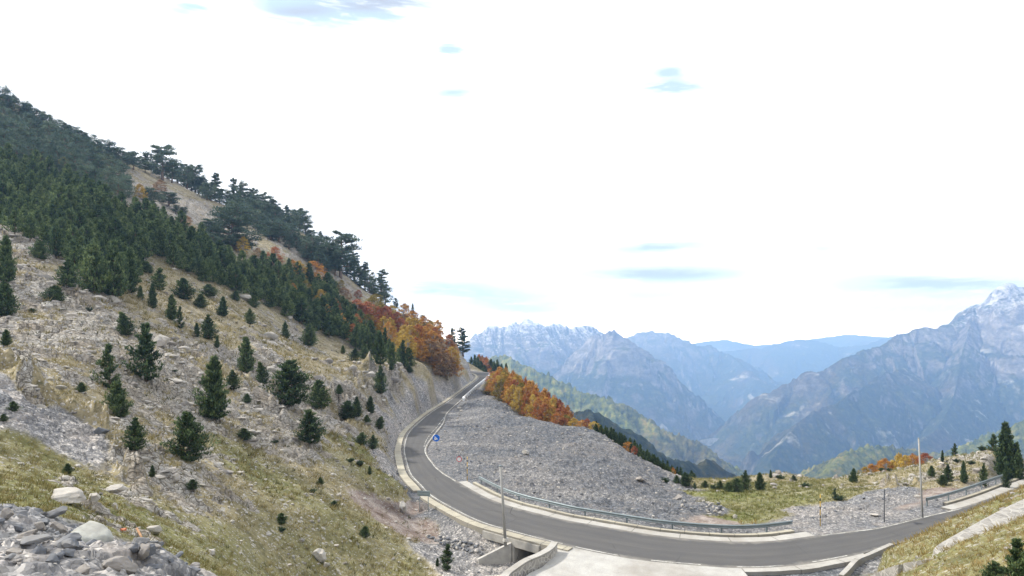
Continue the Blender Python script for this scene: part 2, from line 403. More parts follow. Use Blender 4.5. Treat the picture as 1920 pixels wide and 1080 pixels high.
def ground(x, y, detail=True):
    """height of the near ground and its cover"""
    z = bil(BASE, x, y); c_ = bil(CG, x, y)
    rd, side = road_dist(x, y)
    # large undulations everywhere, fading near the road
    away = sstep(1.0, 7.0, rd)
    dist = np.hypot(x, y)
    z = z + away * (fbm(x / 13, y / 13, 3, ox=3) * .55 * np.clip(dist / 60, .15, 1.6) * np.where(x > -8, .3, 1.0))
    n1 = fbm(x / 6.5, y / 6.5, 5, .6, 31); n2 = fbm(x / 1.5, y / 1.5, 4, .6, 77)
    nn = n1 * .9 + n2 * .55
    rock = sstep(-.12, .22, c_[..., 0] * 1.05 - .66 + nn * .95)
    scree = sstep(.32, .62, c_[..., 1] + nn * .28)
    earth = sstep(.3, .62, c_[..., 3] + nn * .3); green = np.clip(c_[..., 2] + n1 * .5, 0, 1)
    if detail:
        wx = x + fbm(x / 3, y / 3, 3, ox=5) * 1.2; wy = y + fbm(x / 3, y / 3, 3, ox=50) * 1.2
        # beds dip across the slope
        a1, b1 = wx * .86 + wy * .5, -wx * .5 + wy * .86
        h1, e1 = blocks(a1 / 2.6, b1 / 1.3); h2, e2 = blocks(a1 / .95 + 40, b1 / .5 + 9)
        far_ = np.clip(dist / 60, .6, 2.0)
        rk = rock * away * np.where(x > 0, .7, 1.0)
        z = z + rk * (h1 * .40 * far_ + h2 * .22) - rk * sstep(.08, 0, e1) * .2 - rk * sstep(.12, 0, e2) * .07
        z = z + fbm(x / .9, y / .9, 4, .6, 91) * (.10 + .07 * scree) * sstep(.6, 2.5, rd)
        sc = scree * sstep(1.2, 4, rd)
        z = z + scree * sstep(3, 9, rd) * np.where(x > -14, 1, 0) * (ridged((x - y * .35) / 9, (y + x * .5) / 30, 4, .55, 14) * .42 + fbm(x / 2.2, y / 2.2, 4, .6, 66) * .22)
        h3, e3 = blocks(x / .8, y / .8, 0); h4, e4 = blocks(x / .33 + 5, y / .33)
        z = z + sc * (h3 * .17 + h4 * .08)
        # steep cut faces left of the road: vertical ribs
        ct = sstep(.07, .17, c_[..., 1]) * sstep(.55, .85, c_[..., 0]) * away
        z = z + ct * (ridged(x / 3.2, y / 4.2, 4, .6, 8) * 2.0 + h1 * 1.1 + h2 * .5)
    # road bench, pad, ditch, culvert
    w = sstep(.9, 3.2, rd); wl = sstep(.35, 1.3, rd)
    near_ditch = (x > -9) & (x < 3.2) & (y > 44) & (y < 60) & (side < 0)
    w = np.where(side < 0, np.where(near_ditch, wl, sstep(.9, 2.4, rd)), w)
    z = z * w + (RZ - .14) * (1 - w)
    pad = inpoly(x, y, PADP); z = np.where(pad, RZ - .25, z)
    di = inpoly(x, y, DITCHP) & (rd > .45) & ~pad; z = np.where(di, np.minimum(z, -18.95), z)
    cu = inpoly(x, y, CULVP); z = np.where(cu, -19.0, z)
    near_r = 1 - sstep(.5, 2.2, rd)
    scree = np.maximum(scree, near_r)
    C = np.stack([rock * (1 - near_r), scree, green, earth], -1)
    return z, C, c_[..., 4]

# ------------------------------------------------------------------ far ranges: crest lines (px, py, distance), slope, kind
RANGES = [
 # name, crest points, side slope, gully strength, (forest, snow, greenness)
 ('snowy_massif', "860 645 5200|888 630 5200|921 613 5300|951 611 5300|970 604 5400|987 599 5400|1015 611 5400|1042 604 5500|1073 616 5500|1097 608 5600|1125 622 5600|1150 640 5700", .95, 1.0, (0, 1, 0)),
 ('dark_massif', "1085 655 4900|1110 630 4800|1153 620 4700|1180 636 4700|1219 666 4700|1258 700 4700|1300 738 4650|1357 787 4600|1385 812 4500", 1.05, 1.0, (.1, .3, 0)),
 ('pale_massif', "1186 632 7370|1197 623 7370|1222 618 7370|1257 626 7370|1291 641 7260|1329 646 7260|1362 660 7150|1400 690 6500", .8, .9, (.1, .8, 0)),
 ('blue_ridge', "1340 662 8968|1362 658 8968|1412 652 8968|1434 652 8850|1467 641 8850|1495 636 8850|1534 639 8850|1572 650 8732|1600 648 8614|1633 645 8555|1688 626 8378|1750 620 7000", .55, .6, (.6, 0, .2)),
 ('faint_ridge', "1280 648 11280|1318 641 11280|1357 636 11280|1412 647 11280|1480 643 11160|1523 635 11160|1594 627 11160|1644 631 11160|1700 634 9300", .4, .5, (.6, 0, .2)),
 ('right_massif', "1348 826 4300|1412 787 4050|1440 737 3900|1467 718 3800|1523 693 3750|1547 696 3750|1578 677 3750|1616 657 3800|1655 644 3850|1688 627 3900|1721 615 3900|1743 612 3900|1788 602 3900|1821 586 3900|1846 566 3900|1866 546 3900|1880 533 3900|1892 530 3900|1908 537 3900|1935 538 3900|2000 552 3900|2200 600 3900|2500 640 3800", .95, 1.0, (.35, .6, .25)),
 ('right_spur', "1700 690 3500|1655 700 3300|1600 735 3150|1560 760 3050|1523 771 2950|1490 800 2850|1462 835 2750|1445 862 2650", 1.15, 1.2, (.4, 0, .3)),
 ('right_buttress', "1821 600 3800|1800 680 3450|1790 740 3200|1760 800 2900|1720 830 2700", 1.1, 1.2, (.4, 0, .3)),
 ('green_hill', "1500 925 1250|1545 897 1350|1572 870 1450|1600 846 1550|1633 838 1600|1677 841 1650|1720 848 1650|1743 852 1650|1790 845 1650|1830 830 1650|1880 806 1650|1925 790 1650|2050 750 1700|2300 700 1800", .8, .5, (1, 0, .9)),
 ('left_spur', "925 668 2300|945 668 2300|959 677 2250|998 690 2200|1042 712 2150|1092 737 2100|1136 748 2050|1169 762 2050|1213 787 2000|1246 809 1980|1302 826 1950|1329 842 1900|1357 875 1850|1376 902 1800|1400 940 1750", .85, .8, (.9, 0, .8)),
 ('dark_shoulder', "1030 765 900|1072 770 900|1108 770 880|1147 798 850|1191 831 820|1246 864 800|1302 870 860|1340 870 900|1368 892 900|1390 925 880", .7, .5, (1, 0, 0)),
]
def roofs(x, y, full=False):
    """far terrain height and index of the range it belongs to"""
    d = np.hypot(x, y)
    fl = -np.interp(d, [300, 500, 900, 1600, 2600, 4300, 6000, 9000, 14000], [130, 230, 380, 560, 740, 800, 800, 620, 420])
    zb = fl + fbm(x / 600, y / 600, 3, ox=9) * 30
    who = np.full(x.shape, -1); oS = x * 1.0; oD = y * 1.0
    nxy = fbm(x / 420, y / 420, 3, ox=60)
    for k, (nm, crest, slope, gs, kd) in enumerate(RANGES):
        cp = []
        for it in crest.split('|'):
            a, b, dd = map(float, it.split()); cp.append(((a - 960) / F * dd, dd, (HY - b) / F * dd))
        cp = np.array(cp)
        best = np.full(x.shape, -1e9); bd = np.full(x.shape, 0.0); bs = np.full(x.shape, 0.0); acc = 0.0; bz = np.full(x.shape, 0.0)
        for i in range(len(cp) - 1):
            a, b = cp[i], cp[i + 1]; dv = b[:2] - a[:2]; L2 = dv @ dv; L = math.sqrt(L2)
            t = np.clip(((x - a[0]) * dv[0] + (y - a[1]) * dv[1]) / L2, 0, 1)
            ds = np.hypot(x - a[0] - t * dv[0], y - a[1] - t * dv[1]); zc = a[2] * (1 - t) + b[2] * t
            h = zc - ds * slope
            m = h > best
            best = np.where(m, h, best); bd = np.where(m, ds, bd); bs = np.where(m, acc + t * L, bs); bz = np.where(m, zc, bz)
            acc += L
        sz = cp[:, 1].mean() / 4000.0
        wv = 150 * sz ** .6
        wob = fbm(x / (wv * 1.6), y / (wv * 1.6), 3, ox=20 + k)
        # ribs and gullies run down the fall line and fork; crest keeps its outline
        g1 = ridged(bs / (wv * 1.9) + wob * .9, bd / (wv * 7) + k, 3, .5, 3 * k)
        g2 = ridged(bs / (wv * .62) + wob * .8, bd / (wv * 2.2), 4, .55, 7 * k + 2)
        amp = np.clip(bd / (wv * 1.6), 0, 1)
        h = bz - slope * (bd ** 1.0) * (1.0 + .12 * nxy) + gs * wv * amp * ((g1 - .1) * .62 + (g2 - .1) * .38)
        h = h + gs * wv * .10 * fbm(bs / (wv * .28), bd / (wv * .3), 4, .6, 5 * k)
        h = h + sz ** .5 * (fbm(bs / 95, bd / 200 + k, 4, .65, 2 * k) * 34 if kd[1] >= .3 else fbm(bs / 70, bd / 150, 3, .6, 2 * k) * 9)
        m = h > zb
        who = np.where(m, k, who); zb = np.where(m, h, zb); oS = np.where(m, bs / wv + wob * .5 + k * 31, oS); oD = np.where(m, bd / wv, oD)
    return (zb, who, oS, oD) if full else (zb, who)
# ------------------------------------------------------------------ materials
def new_mat(name):
    m = bpy.data.materials.new(name); m.use_nodes = True
    t = NT(m.node_tree); t.n.clear()
    return m, t
def finish(t, col, rough=.85, normal=None, spec=.25, trans=0.0, metal=0.0):
    b = t.add('ShaderNodeBsdfPrincipled', {'Roughness': rough, 'Specular IOR Level': spec, 'Metallic': metal})
    if isinstance(col, bpy.types.NodeSocket): t.l.new(col, b.inputs['Base Color'])
    else: b.inputs['Base Color'].default_value = tuple(col) + (1,)
    if normal is not None: t.l.new(normal, b.inputs['Normal'])
    o = t.add('ShaderNodeOutputMaterial')
    if trans:
        tr = t.add('ShaderNodeBsdfTranslucent')
        if isinstance(col, bpy.types.NodeSocket): t.l.new(col, tr.inputs[0])
        else: tr.inputs[0].default_value = tuple(col) + (1,)
        mx = t.add('ShaderNodeMixShader', {0: trans, 1: b.outputs[0], 2: tr.outputs[0]})
        t.l.new(mx.outputs[0], o.inputs[0])
    else: t.l.new(b.outputs[0], o.inputs[0])
def bump(t, h, strength=.4, dist=.1, normal=None):
    nd = t.add('ShaderNodeBump', {'Height': h, 'Strength': strength, 'Distance': dist})
    if normal is not None: t.l.new(normal, nd.inputs['Normal'])
    return nd.outputs[0]

def ground_mat():
    m, t = new_mat('mountain_ground')
    pos = t.add('ShaderNodeNewGeometry').outputs['Position']
    cv = t.add('ShaderNodeAttribute', attribute_name='cover')
    sp = t.add('ShaderNodeSeparateColor', {0: cv.outputs['Color']})
    rock, scr, grn = sp.outputs[0], sp.outputs[1], sp.outputs[2]; earth = cv.outputs['Alpha']
    forest = t.add('ShaderNodeAttribute', attribute_name='forest').outputs['Fac']
    nbig = t.noise(pos, .09, 4); nmid = t.noise(pos, .55, 5, .6); nfin = t.noise(pos, 3.2, 5, .65); nvf = t.noise(pos, 11, 3, .6)
    # dry grass, straw to olive
    dry = t.ramp(t.math('ADD', t.math('MULTIPLY', nmid, .5), t.math('MULTIPLY', nfin, .5)), [(.3, (.09, .075, .045)), (.45, (.195, .165, .1)), (.58, (.31, .268, .17)), (.72, (.43, .385, .27))])
    gre = t.ramp(t.math('ADD', t.math('MULTIPLY', nmid, .5), t.math('MULTIPLY', nfin, .5)), [(.3, (.045, .054, .015)), (.46, (.10, .112, .03)), (.6, (.17, .172, .052)), (.74, (.28, .26, .105))])
    grass = t.mix(grn, dry, gre)
    mot = t.noise(pos, 1.5, 5, .7)
    grass = t.mix(t.rng(mot, .57, .66, 0, .7), grass, (.062, .062, .028))
    # limestone with dark joints and lichen
    lime = t.ramp(nfin, [(.3, (.22, .205, .185)), (.45, (.36, .34, .31)), (.6, (.48, .46, .425)), (.75, (.6, .585, .55))])
    lime = t.mix(t.rng(t.noise(pos, .3, 4), .4, .65), lime, (.30, .265, .22), 'MIX')
    # cracks
    warp = t.add('ShaderNodeVectorMath', {0: pos, 1: t.add('ShaderNodeTexNoise', {'Vector': pos, 'Scale': .8, 'Detail': 3}).outputs['Color']}, operation='ADD').outputs[0]
    sq = t.add('ShaderNodeMapping', {0: warp, 'Rotation': (.3, .2, .6), 'Scale': (.8, 2.1, 2.0)}).outputs[0]
    crk = t.voro(sq, 1.1, 'DISTANCE_TO_EDGE'); crk2 = t.voro(sq, 3.6, 'DISTANCE_TO_EDGE')
    ck = t.math('MINIMUM', t.rng(crk, .01, .07), t.rng(crk2, -.05, .09))
    limec = t.mix(ck, (.13, .115, .095), lime)
    # stones lying in the grass
    v1 = t.add('ShaderNodeTexVoronoi', {'Vector': pos, 'Scale': 2.3}); v2 = t.add('ShaderNodeTexVoronoi', {'Vector': pos, 'Scale': 6.5})
    sc1 = t.add('ShaderNodeSeparateColor', {0: v1.outputs['Color']}); sc2 = t.add('ShaderNodeSeparateColor', {0: v2.outputs['Color']})
    dens = t.math('ADD', t.rng(nmid, .3, .7, -.25, .35), t.math('MULTIPLY', rock, .3))
    st1 = t.math('MULTIPLY', t.math('LESS_THAN', v1.outputs['Distance'], .34), t.math('LESS_THAN', sc1.outputs[0], t.math('ADD', .24, dens)))
    st2 = t.math('MULTIPLY', t.math('LESS_THAN', v2.outputs['Distance'], .38), t.math('LESS_THAN', sc2.outputs[0], t.math('ADD', .36, dens)))
    stc = t.mix(sc2.outputs[1], (.22, .21, .195), (.48, .46, .43))
    stones = t.math('MAXIMUM', st1, st2)
    stones = t.math('MULTIPLY', stones, t.math('SUBTRACT', 1.0, t.math('MULTIPLY', grn, .55)))
    base = t.mix(stones, grass, stc)
    rk = t.rng(t.math('ADD', rock, t.math('MULTIPLY', t.math('SUBTRACT', nfin, .5), .9)), .38, .6)
    base = t.mix(rk, base, limec)
    # bare earth, reddish, with debris
    er = t.ramp(t.math('ADD', t.math('MULTIPLY', nmid, .6), t.math('MULTIPLY', nfin, .4)), [(.35, (.09, .062, .05)), (.5, (.2, .16, .14)), (.65, (.34, .3, .275))])
    er = t.mix(t.math('MULTIPLY', st2, .8), er, stc)
    base = t.mix(t.rng(t.math('ADD', earth, t.math('MULTIPLY', t.math('SUBTRACT', nfin, .5), .5)), .35, .65), base, er)
    # forest floor
    ff = t.ramp(nfin, [(.35, (.04, .04, .025)), (.6, (.11, .1, .055))])
    base = t.mix(t.math('MULTIPLY', forest, .8), base, ff)
    # crushed grey rubble
    g1 = t.add('ShaderNodeSeparateColor', {0: t.add('ShaderNodeTexVoronoi', {'Vector': pos, 'Scale': 4.2}).outputs['Color']})
    g2 = t.add('ShaderNodeSeparateColor', {0: t.add('ShaderNodeTexVoronoi', {'Vector': pos, 'Scale': 11.0}).outputs['Color']})
    gv = t.math('ADD', t.math('MULTIPLY', g1.outputs[0], .45), t.math('MULTIPLY', g2.outputs[0], .55))
    rub = t.ramp(gv, [(.1, (.045, .049, .055)), (.4, (.093, .098, .108)), (.7, (.145, .15, .16)), (.93, (.29, .292, .297))])
    tone = t.mix(t.rng(nbig, .4, .62), (.85, .87, .91), (1.25, 1.18, 1.12))
    tone = t.mix(t.rng(t.noise(t.add('ShaderNodeMapping', {0: pos, 'Rotation': (0, 0, .5), 'Scale': (.06, .22, .1)}).outputs[0], 1.0, 4), .5, .66, 0, .6), tone, (1.7, 1.62, 1.52))
    rub = t.mix(1.0, rub, tone, 'MULTIPLY')
    rub = t.mix(t.rng(nmid, .55, .75, 0, .5), rub, (.235, .212, .195))
    pale = t.add('ShaderNodeAttribute', attribute_name='pale').outputs['Fac']
    rub = t.mix(pale, rub, t.mix(1.0, rub, (1.75, 1.68, 1.58), 'MULTIPLY'))
    base = t.mix(scr, base, rub)
    hb = t.math('ADD', t.math('MULTIPLY', nfin, .5), t.math('MULTIPLY', gv, .45))
    hb = t.math('ADD', hb, t.math('MULTIPLY', t.math('MULTIPLY', ck, rk), .5))
    hb = t.math('ADD', hb, t.math('MULTIPLY', stones, .25))
    finish(t, base, .92, bump(t, hb, .75, .16), .15)
    return m

def far_mat(name, forest, snow, green):
    m, t = new_mat(name)
    g = t.add('ShaderNodeNewGeometry'); pos = g.outputs['Position']
    sz = t.add('ShaderNodeSeparateXYZ', {0: pos}).outputs[2]
    nz = t.add('ShaderNodeSeparateXYZ', {0: g.outputs['Normal']}).outputs[2]
    n1 = t.noise(pos, .0022, 6, .6); n2 = t.noise(pos, .011, 5, .65); n3 = t.noise(pos, .05, 4, .6)
    ra = t.add('ShaderNodeAttribute', attribute_name='rib').outputs['Fac']; fa = t.add('ShaderNodeAttribute', attribute_name='fall').outputs['Fac']
    st = t.noise(t.add('ShaderNodeCombineXYZ', {0: t.math('MULTIPLY', ra, 9.0), 1: t.math('MULTIPLY', fa, 2.2), 2: 0.0}).outputs[0], 1.0, 6, .68)
    st2 = t.noise(t.add('ShaderNodeCombineXYZ', {0: t.math('MULTIPLY', ra, 3.0), 1: t.math('MULTIPLY', fa, .8), 2: 4.0}).outputs[0], 1.0, 4, .6)
    rock = t.ramp(t.math('ADD', t.math('MULTIPLY', n2, .3), t.math('ADD', t.math('MULTIPLY', n3, .2), t.math('MULTIPLY', st, .5))), [(.36, (.035, .034, .036)), (.46, (.12, .108, .10)), (.55, (.25, .23, .215)), (.66, (.48, .455, .43))])
    rust = t.ramp(n3, [(.35, (.055, .04, .03)), (.65, (.15, .105, .07))])
    wood = t.ramp(t.math('ADD', t.math('MULTIPLY', n3, .6), t.math('MULTIPLY', n2, .4)), [(.34, (.03, .045, .02)), (.45, (.085, .11, .03)), (.55, (.2, .21, .05)), (.66, (.34, .26, .07))] if green > .5 else
                  [(.36, (.012, .02, .012)), (.52, (.035, .046, .02)), (.66, (.11, .10, .035))])
    wood = t.mix(t.rng(n1, .5, .62, 0, .6), wood, rust)
    # woods hold to gentler ground and lower levels
    alt = t.rng(sz, -60.0 if forest < .8 else 400, -420.0 if forest < .8 else 200)
    wm = t.math('ADD', t.math('MULTIPLY', alt, .5), t.math('ADD', t.math('MULTIPLY', t.math('SUBTRACT', n2, .5), 1.6), t.math('MULTIPLY', t.math('SUBTRACT', nz, .62), 1.1)))
    wm = t.rng(t.math('ADD', wm, forest * .55), .32, .56)
    base = t.mix(wm, rock, wood)
    chute = t.math('MULTIPLY', t.rng(st2, .60, .66), t.rng(n2, .45, .6)) if forest < .8 else None
    if chute is not None: base = t.mix(t.math('MULTIPLY', chute, .6), base, (.5, .48, .46))
    if snow > 0:
        h0 = 40 if snow > .9 else 130
        s = t.math('ADD', t.math('ADD', t.math('MULTIPLY', t.math('SUBTRACT', n3, .5), 3.0), t.math('MULTIPLY', t.math('SUBTRACT', st, .5), 4.5)), t.rng(sz, -260.0 + (0 if snow > .9 else 160), h0 + (60.0 if snow > .9 else 160), -1.0, 1.0))
        s = t.math('ADD', s, t.math('MULTIPLY', t.math('SUBTRACT', nz, .55), 1.6))
        sm = t.math('MULTIPLY', t.rng(s, .3, 1.5), .75 * min(1, snow + .1))
        base = t.mix(sm, base, (.8, .82, .85))
    hb = t.math('ADD', t.math('MULTIPLY', n2, 16.0), t.math('ADD', t.math('MULTIPLY', n3, 8.0), t.math('MULTIPLY', st, 34.0)))
    finish(t, base, .95, bump(t, hb, .9, 1.0), .05)
    return m

def simple(name, col, rough=.8, var=.25, scale=3.0, bmp=.15, bdist=.02, spec=.25, metal=0.0, col2=None):
    m, t = new_mat(name)
    pos = t.add('ShaderNodeNewGeometry').outputs['Position']
    n = t.noise(pos, scale, 5, .6); n2 = t.noise(pos, scale * .17, 3)
    k = t.math('ADD', t.math('MULTIPLY', n, .6), t.math('MULTIPLY', n2, .4))
    dark = tuple(c_ * (1 - var) for c_ in col); lite = tuple(min(1, c_ * (1 + var)) for c_ in col)
    c_ = t.ramp(k, [(.32, dark), (.68, lite)])
    if col2: c_ = t.mix(t.rng(n2, .5, .62, 0, .7), c_, col2)
    finish(t, c_, rough, bump(t, n, bmp, bdist), spec, metal=metal)
    return m
M = {}
def asphalt():
    m, t = new_mat('asphalt')
    pos = t.add('ShaderNodeNewGeometry').outputs['Position']
    al = t.add('ShaderNodeAttribute', attribute_name='along').outputs['Fac']; ac = t.add('ShaderNodeAttribute', attribute_name='across').outputs['Fac']
    rc = t.add('ShaderNodeCombineXYZ', {0: t.math('MULTIPLY', al, .10), 1: t.math('MULTIPLY', ac, 5.0), 2: 0.0}).outputs[0]
    n = t.noise(pos, .22, 4); f = t.noise(pos, 22, 3, .7); s = t.noise(rc, 1.6, 5, .6)
    c_ = t.mix(t.rng(n, .35, .68), (.078, .078, .081), (.098, .096, .096))
    c_ = t.mix(t.rng(s, .45, .75, 0, .55), c_, (.125, .12, .116))
    # wheel paths, darker and polished, two to a lane
    wav = t.math('ABSOLUTE', t.math('SINE', t.math('MULTIPLY', ac, 12.566)))
    c_ = t.mix(t.math('MULTIPLY', t.rng(wav, .55, 1.0), t.rng(n, .3, .7, .1, .4)), c_, (.06, .06, .063))
    # dust and grit drifted in from the edges
    edge = t.math('ABSOLUTE', t.math('SUBTRACT', ac, .5))
    dust = t.rng(t.math('ADD', edge, t.math('MULTIPLY', t.math('SUBTRACT', t.noise(pos, .7, 5, .65), .5), .35)), .40, .52)
    c_ = t.mix(t.math('MULTIPLY', dust, .7), c_, (.26, .245, .22))
    # fine cracks and sealed joints
    ck = t.voro(t.add('ShaderNodeMapping', {0: pos, 'Scale': (1, 1, .1)}).outputs[0], .22, 'DISTANCE_TO_EDGE')
    c_ = t.mix(t.math('MULTIPLY', t.rng(ck, .012, .004), t.rng(t.noise(pos, .15, 3), .5, .6)), c_, (.045, .045, .045))
    c_ = t.mix(t.rng(f, .35, .7, 0, .35), c_, (.06, .06, .062))
    finish(t, c_, .9, bump(t, f, .3, .01), .25)
    return m
M['asphalt'] = asphalt()
def joint_conc(name, col, col2, step=2.0, dirt=.5, joints=True):
    """cast concrete with joints across, stains and dust"""
    m, t = new_mat(name)
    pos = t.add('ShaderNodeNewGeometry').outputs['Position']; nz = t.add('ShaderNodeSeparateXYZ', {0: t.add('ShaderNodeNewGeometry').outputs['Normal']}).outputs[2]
    al = t.add('ShaderNodeAttribute', attribute_name='along').outputs['Fac']
    j = t.math('PINGPONG', al, step / 2)
    n = t.noise(pos, 1.1, 5, .65); f = t.noise(pos, 9, 4, .7); b = t.noise(pos, .25, 4)
    c_ = t.mix(t.rng(n, .35, .68), col, col2); c_ = t.mix(t.rng(f, .4, .75, 0, .5), c_, tuple(v * .62 for v in col2))
    c_ = t.mix(t.rng(b, .45, .65, 0, dirt), c_, (.22, .2, .175))
    if joints: c_ = t.mix(t.math('MULTIPLY', t.rng(j, .05, .02), .8), c_, (.1, .095, .085))
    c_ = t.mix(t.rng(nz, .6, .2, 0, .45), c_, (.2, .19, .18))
    finish(t, c_, .9, bump(t, t.math('ADD', n, f), .4, .03), .2)
    return m
M['kerb'] = joint_conc('cream_concrete', (.43, .405, .33), (.34, .315, .255), 2.0)
M['gutter'] = joint_conc('pale_concrete', (.42, .41, .39), (.33, .32, .30), 4.0)
M['pad'] = joint_conc('pad_concrete', (.43, .425, .41), (.34, .335, .32), 2, .6, False)
M['conc'] = simple('weathered_concrete', (.36, .35, .33), .9, .3, 1.6, .4, .04)
def paint():
    m, t = new_mat('road_paint')
    pos = t.add('ShaderNodeNewGeometry').outputs['Position']
    k = t.math('ADD', t.math('MULTIPLY', t.noise(pos, 1.2, 4, .6), .5), t.math('MULTIPLY', t.noise(pos, 12, 3, .7), .5))
    finish(t, t.mix(t.rng(k, .42, .56), (.50, .50, .47), (.2, .195, .185)), .75)
    return m
M['paint'] = paint()
M['steel'] = simple('galvanised_steel', (.19, .23, .25), .5, .15, 2.5, .05, .01, .4, metal=.3)
M['pole'] = simple('pole_concrete', (.30, .30, .295), .8, .15, 4.0, .15, .01)
M['bark'] = simple('bark', (.13, .1, .08), .95, .4, 9.0, .6, .03)
M['greybark'] = simple('silver_bark', (.30, .28, .25), .95, .3, 8.0, .4, .02)
M['lime'] = simple('limestone', (.38, .362, .335), .92, .28, 3.0, .8, .06, .15, col2=(.33, .3, .27))
M['blue'] = simple('blue_grey_rock', (.13, .138, .155), .85, .35, 3.0, .8, .05, .25, col2=(.21, .205, .2))
M['brownrock'] = simple('brown_grey_rock', (.25, .232, .215), .92, .3, 3.0, .8, .05, .15, col2=(.24, .23, .225))
M['wood'] = simple('weathered_wood', (.5, .46, .4), .85, .2, 6.0, .3, .01)
M['ground'] = ground_mat()
# ------------------------------------------------------------------ ground meshes
def grid_faces(nu, nv):
    i = np.arange(nu - 1)[:, None] * nv + np.arange(nv - 1)[None]
    return np.stack([i, i + nv, i + nv + 1, i + 1], -1).reshape(-1, 4)
NWc, NQr = 1500, 1150
w1 = np.linspace(-1.28, 1.28, NWc); q1 = np.linspace(math.log(3.2), math.log(412), NQr)
gw, gq = np.meshgrid(w1, q1, indexing='ij')
gy = np.exp(gq) - A0; gx = gw * (gy + A0)
gz, gc, gf = ground(gx, gy)
blend = sstep(300, 395, gy)
zf, _ = roofs(gx[:, -140:], gy[:, -140:])
bl = blend[:, -140:]
gz[:, -140:] = gz[:, -140:] * (1 - bl) + np.minimum(zf, gz[:, -140:]) * bl
me = mesh_np('hillside_ground', np.stack([gx, gy, gz], -1).reshape(-1, 3), [grid_faces(NWc, NQr)], [M['ground']],
             attrs={'cover': gc.reshape(-1, 4), 'forest': gf.ravel(), 'pale': np.clip(sstep(-11, -15, gx) + (sstep(4, 1, gx) * sstep(57, 54, gy)) + .55 * sstep(20, 26, gx), 0, 1).ravel()}, smooth=True)
tag(obj('hillside_ground', me), 'stony mountainside and gravel flats the road runs across', kind='structure')
def zat(x, y):
    z, c_, f_ = ground(np.atleast_1d(np.array(x, float)), np.atleast_1d(np.array(y, float)))
    return z
def hit(px, py, ymin=9.0, ymax=330.0):
    """first place where the sight line through a pixel of the photograph meets the ground"""
    u, v = (px - 960) / F, (HY - py) / F
    ys = np.exp(np.linspace(math.log(ymin), math.log(ymax), 1500))
    z = bil(BASE, ys * u, ys)
    below_ = z > ys * v
    if not below_.any(): return None
    y0 = ys[np.argmax(below_)]
    ys2 = np.linspace(max(ymin, y0 * .97), y0 * 1.02, 120)
    z2 = zat(ys2 * u, ys2); b2 = z2 > ys2 * v
    y1 = ys2[np.argmax(b2)] if b2.any() else y0
    return (u * y1, y1, float(zat(u * y1, y1)[0]))

# far ranges
NU, NV = 1300, 760
u1 = np.linspace(-.95, 1.25, NU); r1 = np.exp(np.linspace(math.log(388), math.log(13200), NV))
uu, rr = np.meshgrid(u1, r1, indexing='ij')
fx, fy = uu * rr, rr
fz, who, oS, oD = roofs(fx, fy, True)
fz = fz - 1.5
# tree tops roughen the wooded spurs
tk = np.isin(who, [8, 9, 10, -1]) & (fy < 3200)
fz = fz + np.where(tk, np.abs(fbm(fx / 22, fy / 22, 3, .6, 4)) * 20 * np.clip(fy / 1500, .4, 1.2), 0)
FF = grid_faces(NU, NV)
VF = np.stack([fx, fy, fz], -1).reshape(-1, 3)
wf = who.reshape(-1)[FF[:, 0]]
for k in range(-1, len(RANGES)):
    sel = FF[wf == k]
    if len(sel) == 0: continue
    used, inv = np.unique(sel.ravel(), return_inverse=True)
    if k < 0: nm, kd = 'valley_floor', (.8, 0, .3)
    else: nm, kd = RANGES[k][0], RANGES[k][4]
    mt = far_mat(nm, *kd)
    o = obj('valley_floor' if k < 0 else 'mountain', mesh_np(nm, VF[used], [inv.reshape(-1, 4)], [mt], smooth=True, attrs={'rib': oS.ravel()[used], 'fall': oD.ravel()[used]}))
    o['kind'] = 'structure'
    lbl = {'snowy_massif': 'snow dusted jagged massif at the left end of the far range', 'dark_massif': 'dark steep rock massif below the snowy left peaks',
           'pale_massif': 'pale hazy peak behind the dark massif', 'blue_ridge': 'hazy blue ridge closing the valley', 'faint_ridge': 'faintest pale ridge on the horizon',
           'right_massif': 'big mountainside with snowy rock summit on the right', 'right_spur': 'rocky pyramid spur below the right massif', 'right_buttress': 'rock buttress under the right summit',
           'green_hill': 'wooded green hill behind the orange trees on the right', 'left_spur': 'yellow green spur descending into the valley', 'dark_shoulder': 'dark wooded shoulder below the yellow green spur',
           'valley_floor': 'deep valley floor'}[nm]
    o['label'] = lbl
# ground far out to every side, under everything
mb = MB(); mb.quad((-11200, -1400, -1050), (13600, -1400, -1050), (13600, 13400, -1050), (-11200, 13400, -1050))
o = mb.build('valley_base_ground', simple('far_ground', (.06, .07, .04), .95, .3, .002, 0, .1)); o['kind'] = 'structure'

# ------------------------------------------------------------------ haze
mb = MB(); mb.box((1200, 6000, -300), (25000, 15000, 1600))
hz = mb.build('haze', [])
hm = bpy.data.materials.new('haze'); hm.use_nodes = True; ht = NT(hm.node_tree); ht.n.clear()
pv = ht.add('ShaderNodeVolumePrincipled', {'Color': (.32, .55, 1.0, 1), 'Absorption Color': (.3, .3, .3, 1), 'Density': 1.72e-4, 'Anisotropy': .3})
ht.l.new(pv.outputs[0], ht.add('ShaderNodeOutputMaterial').inputs['Volume'])
hz.data.materials.append(hm); hz['kind'] = 'stuff'
hz['label'] = 'thin blue haze filling the mountain air'

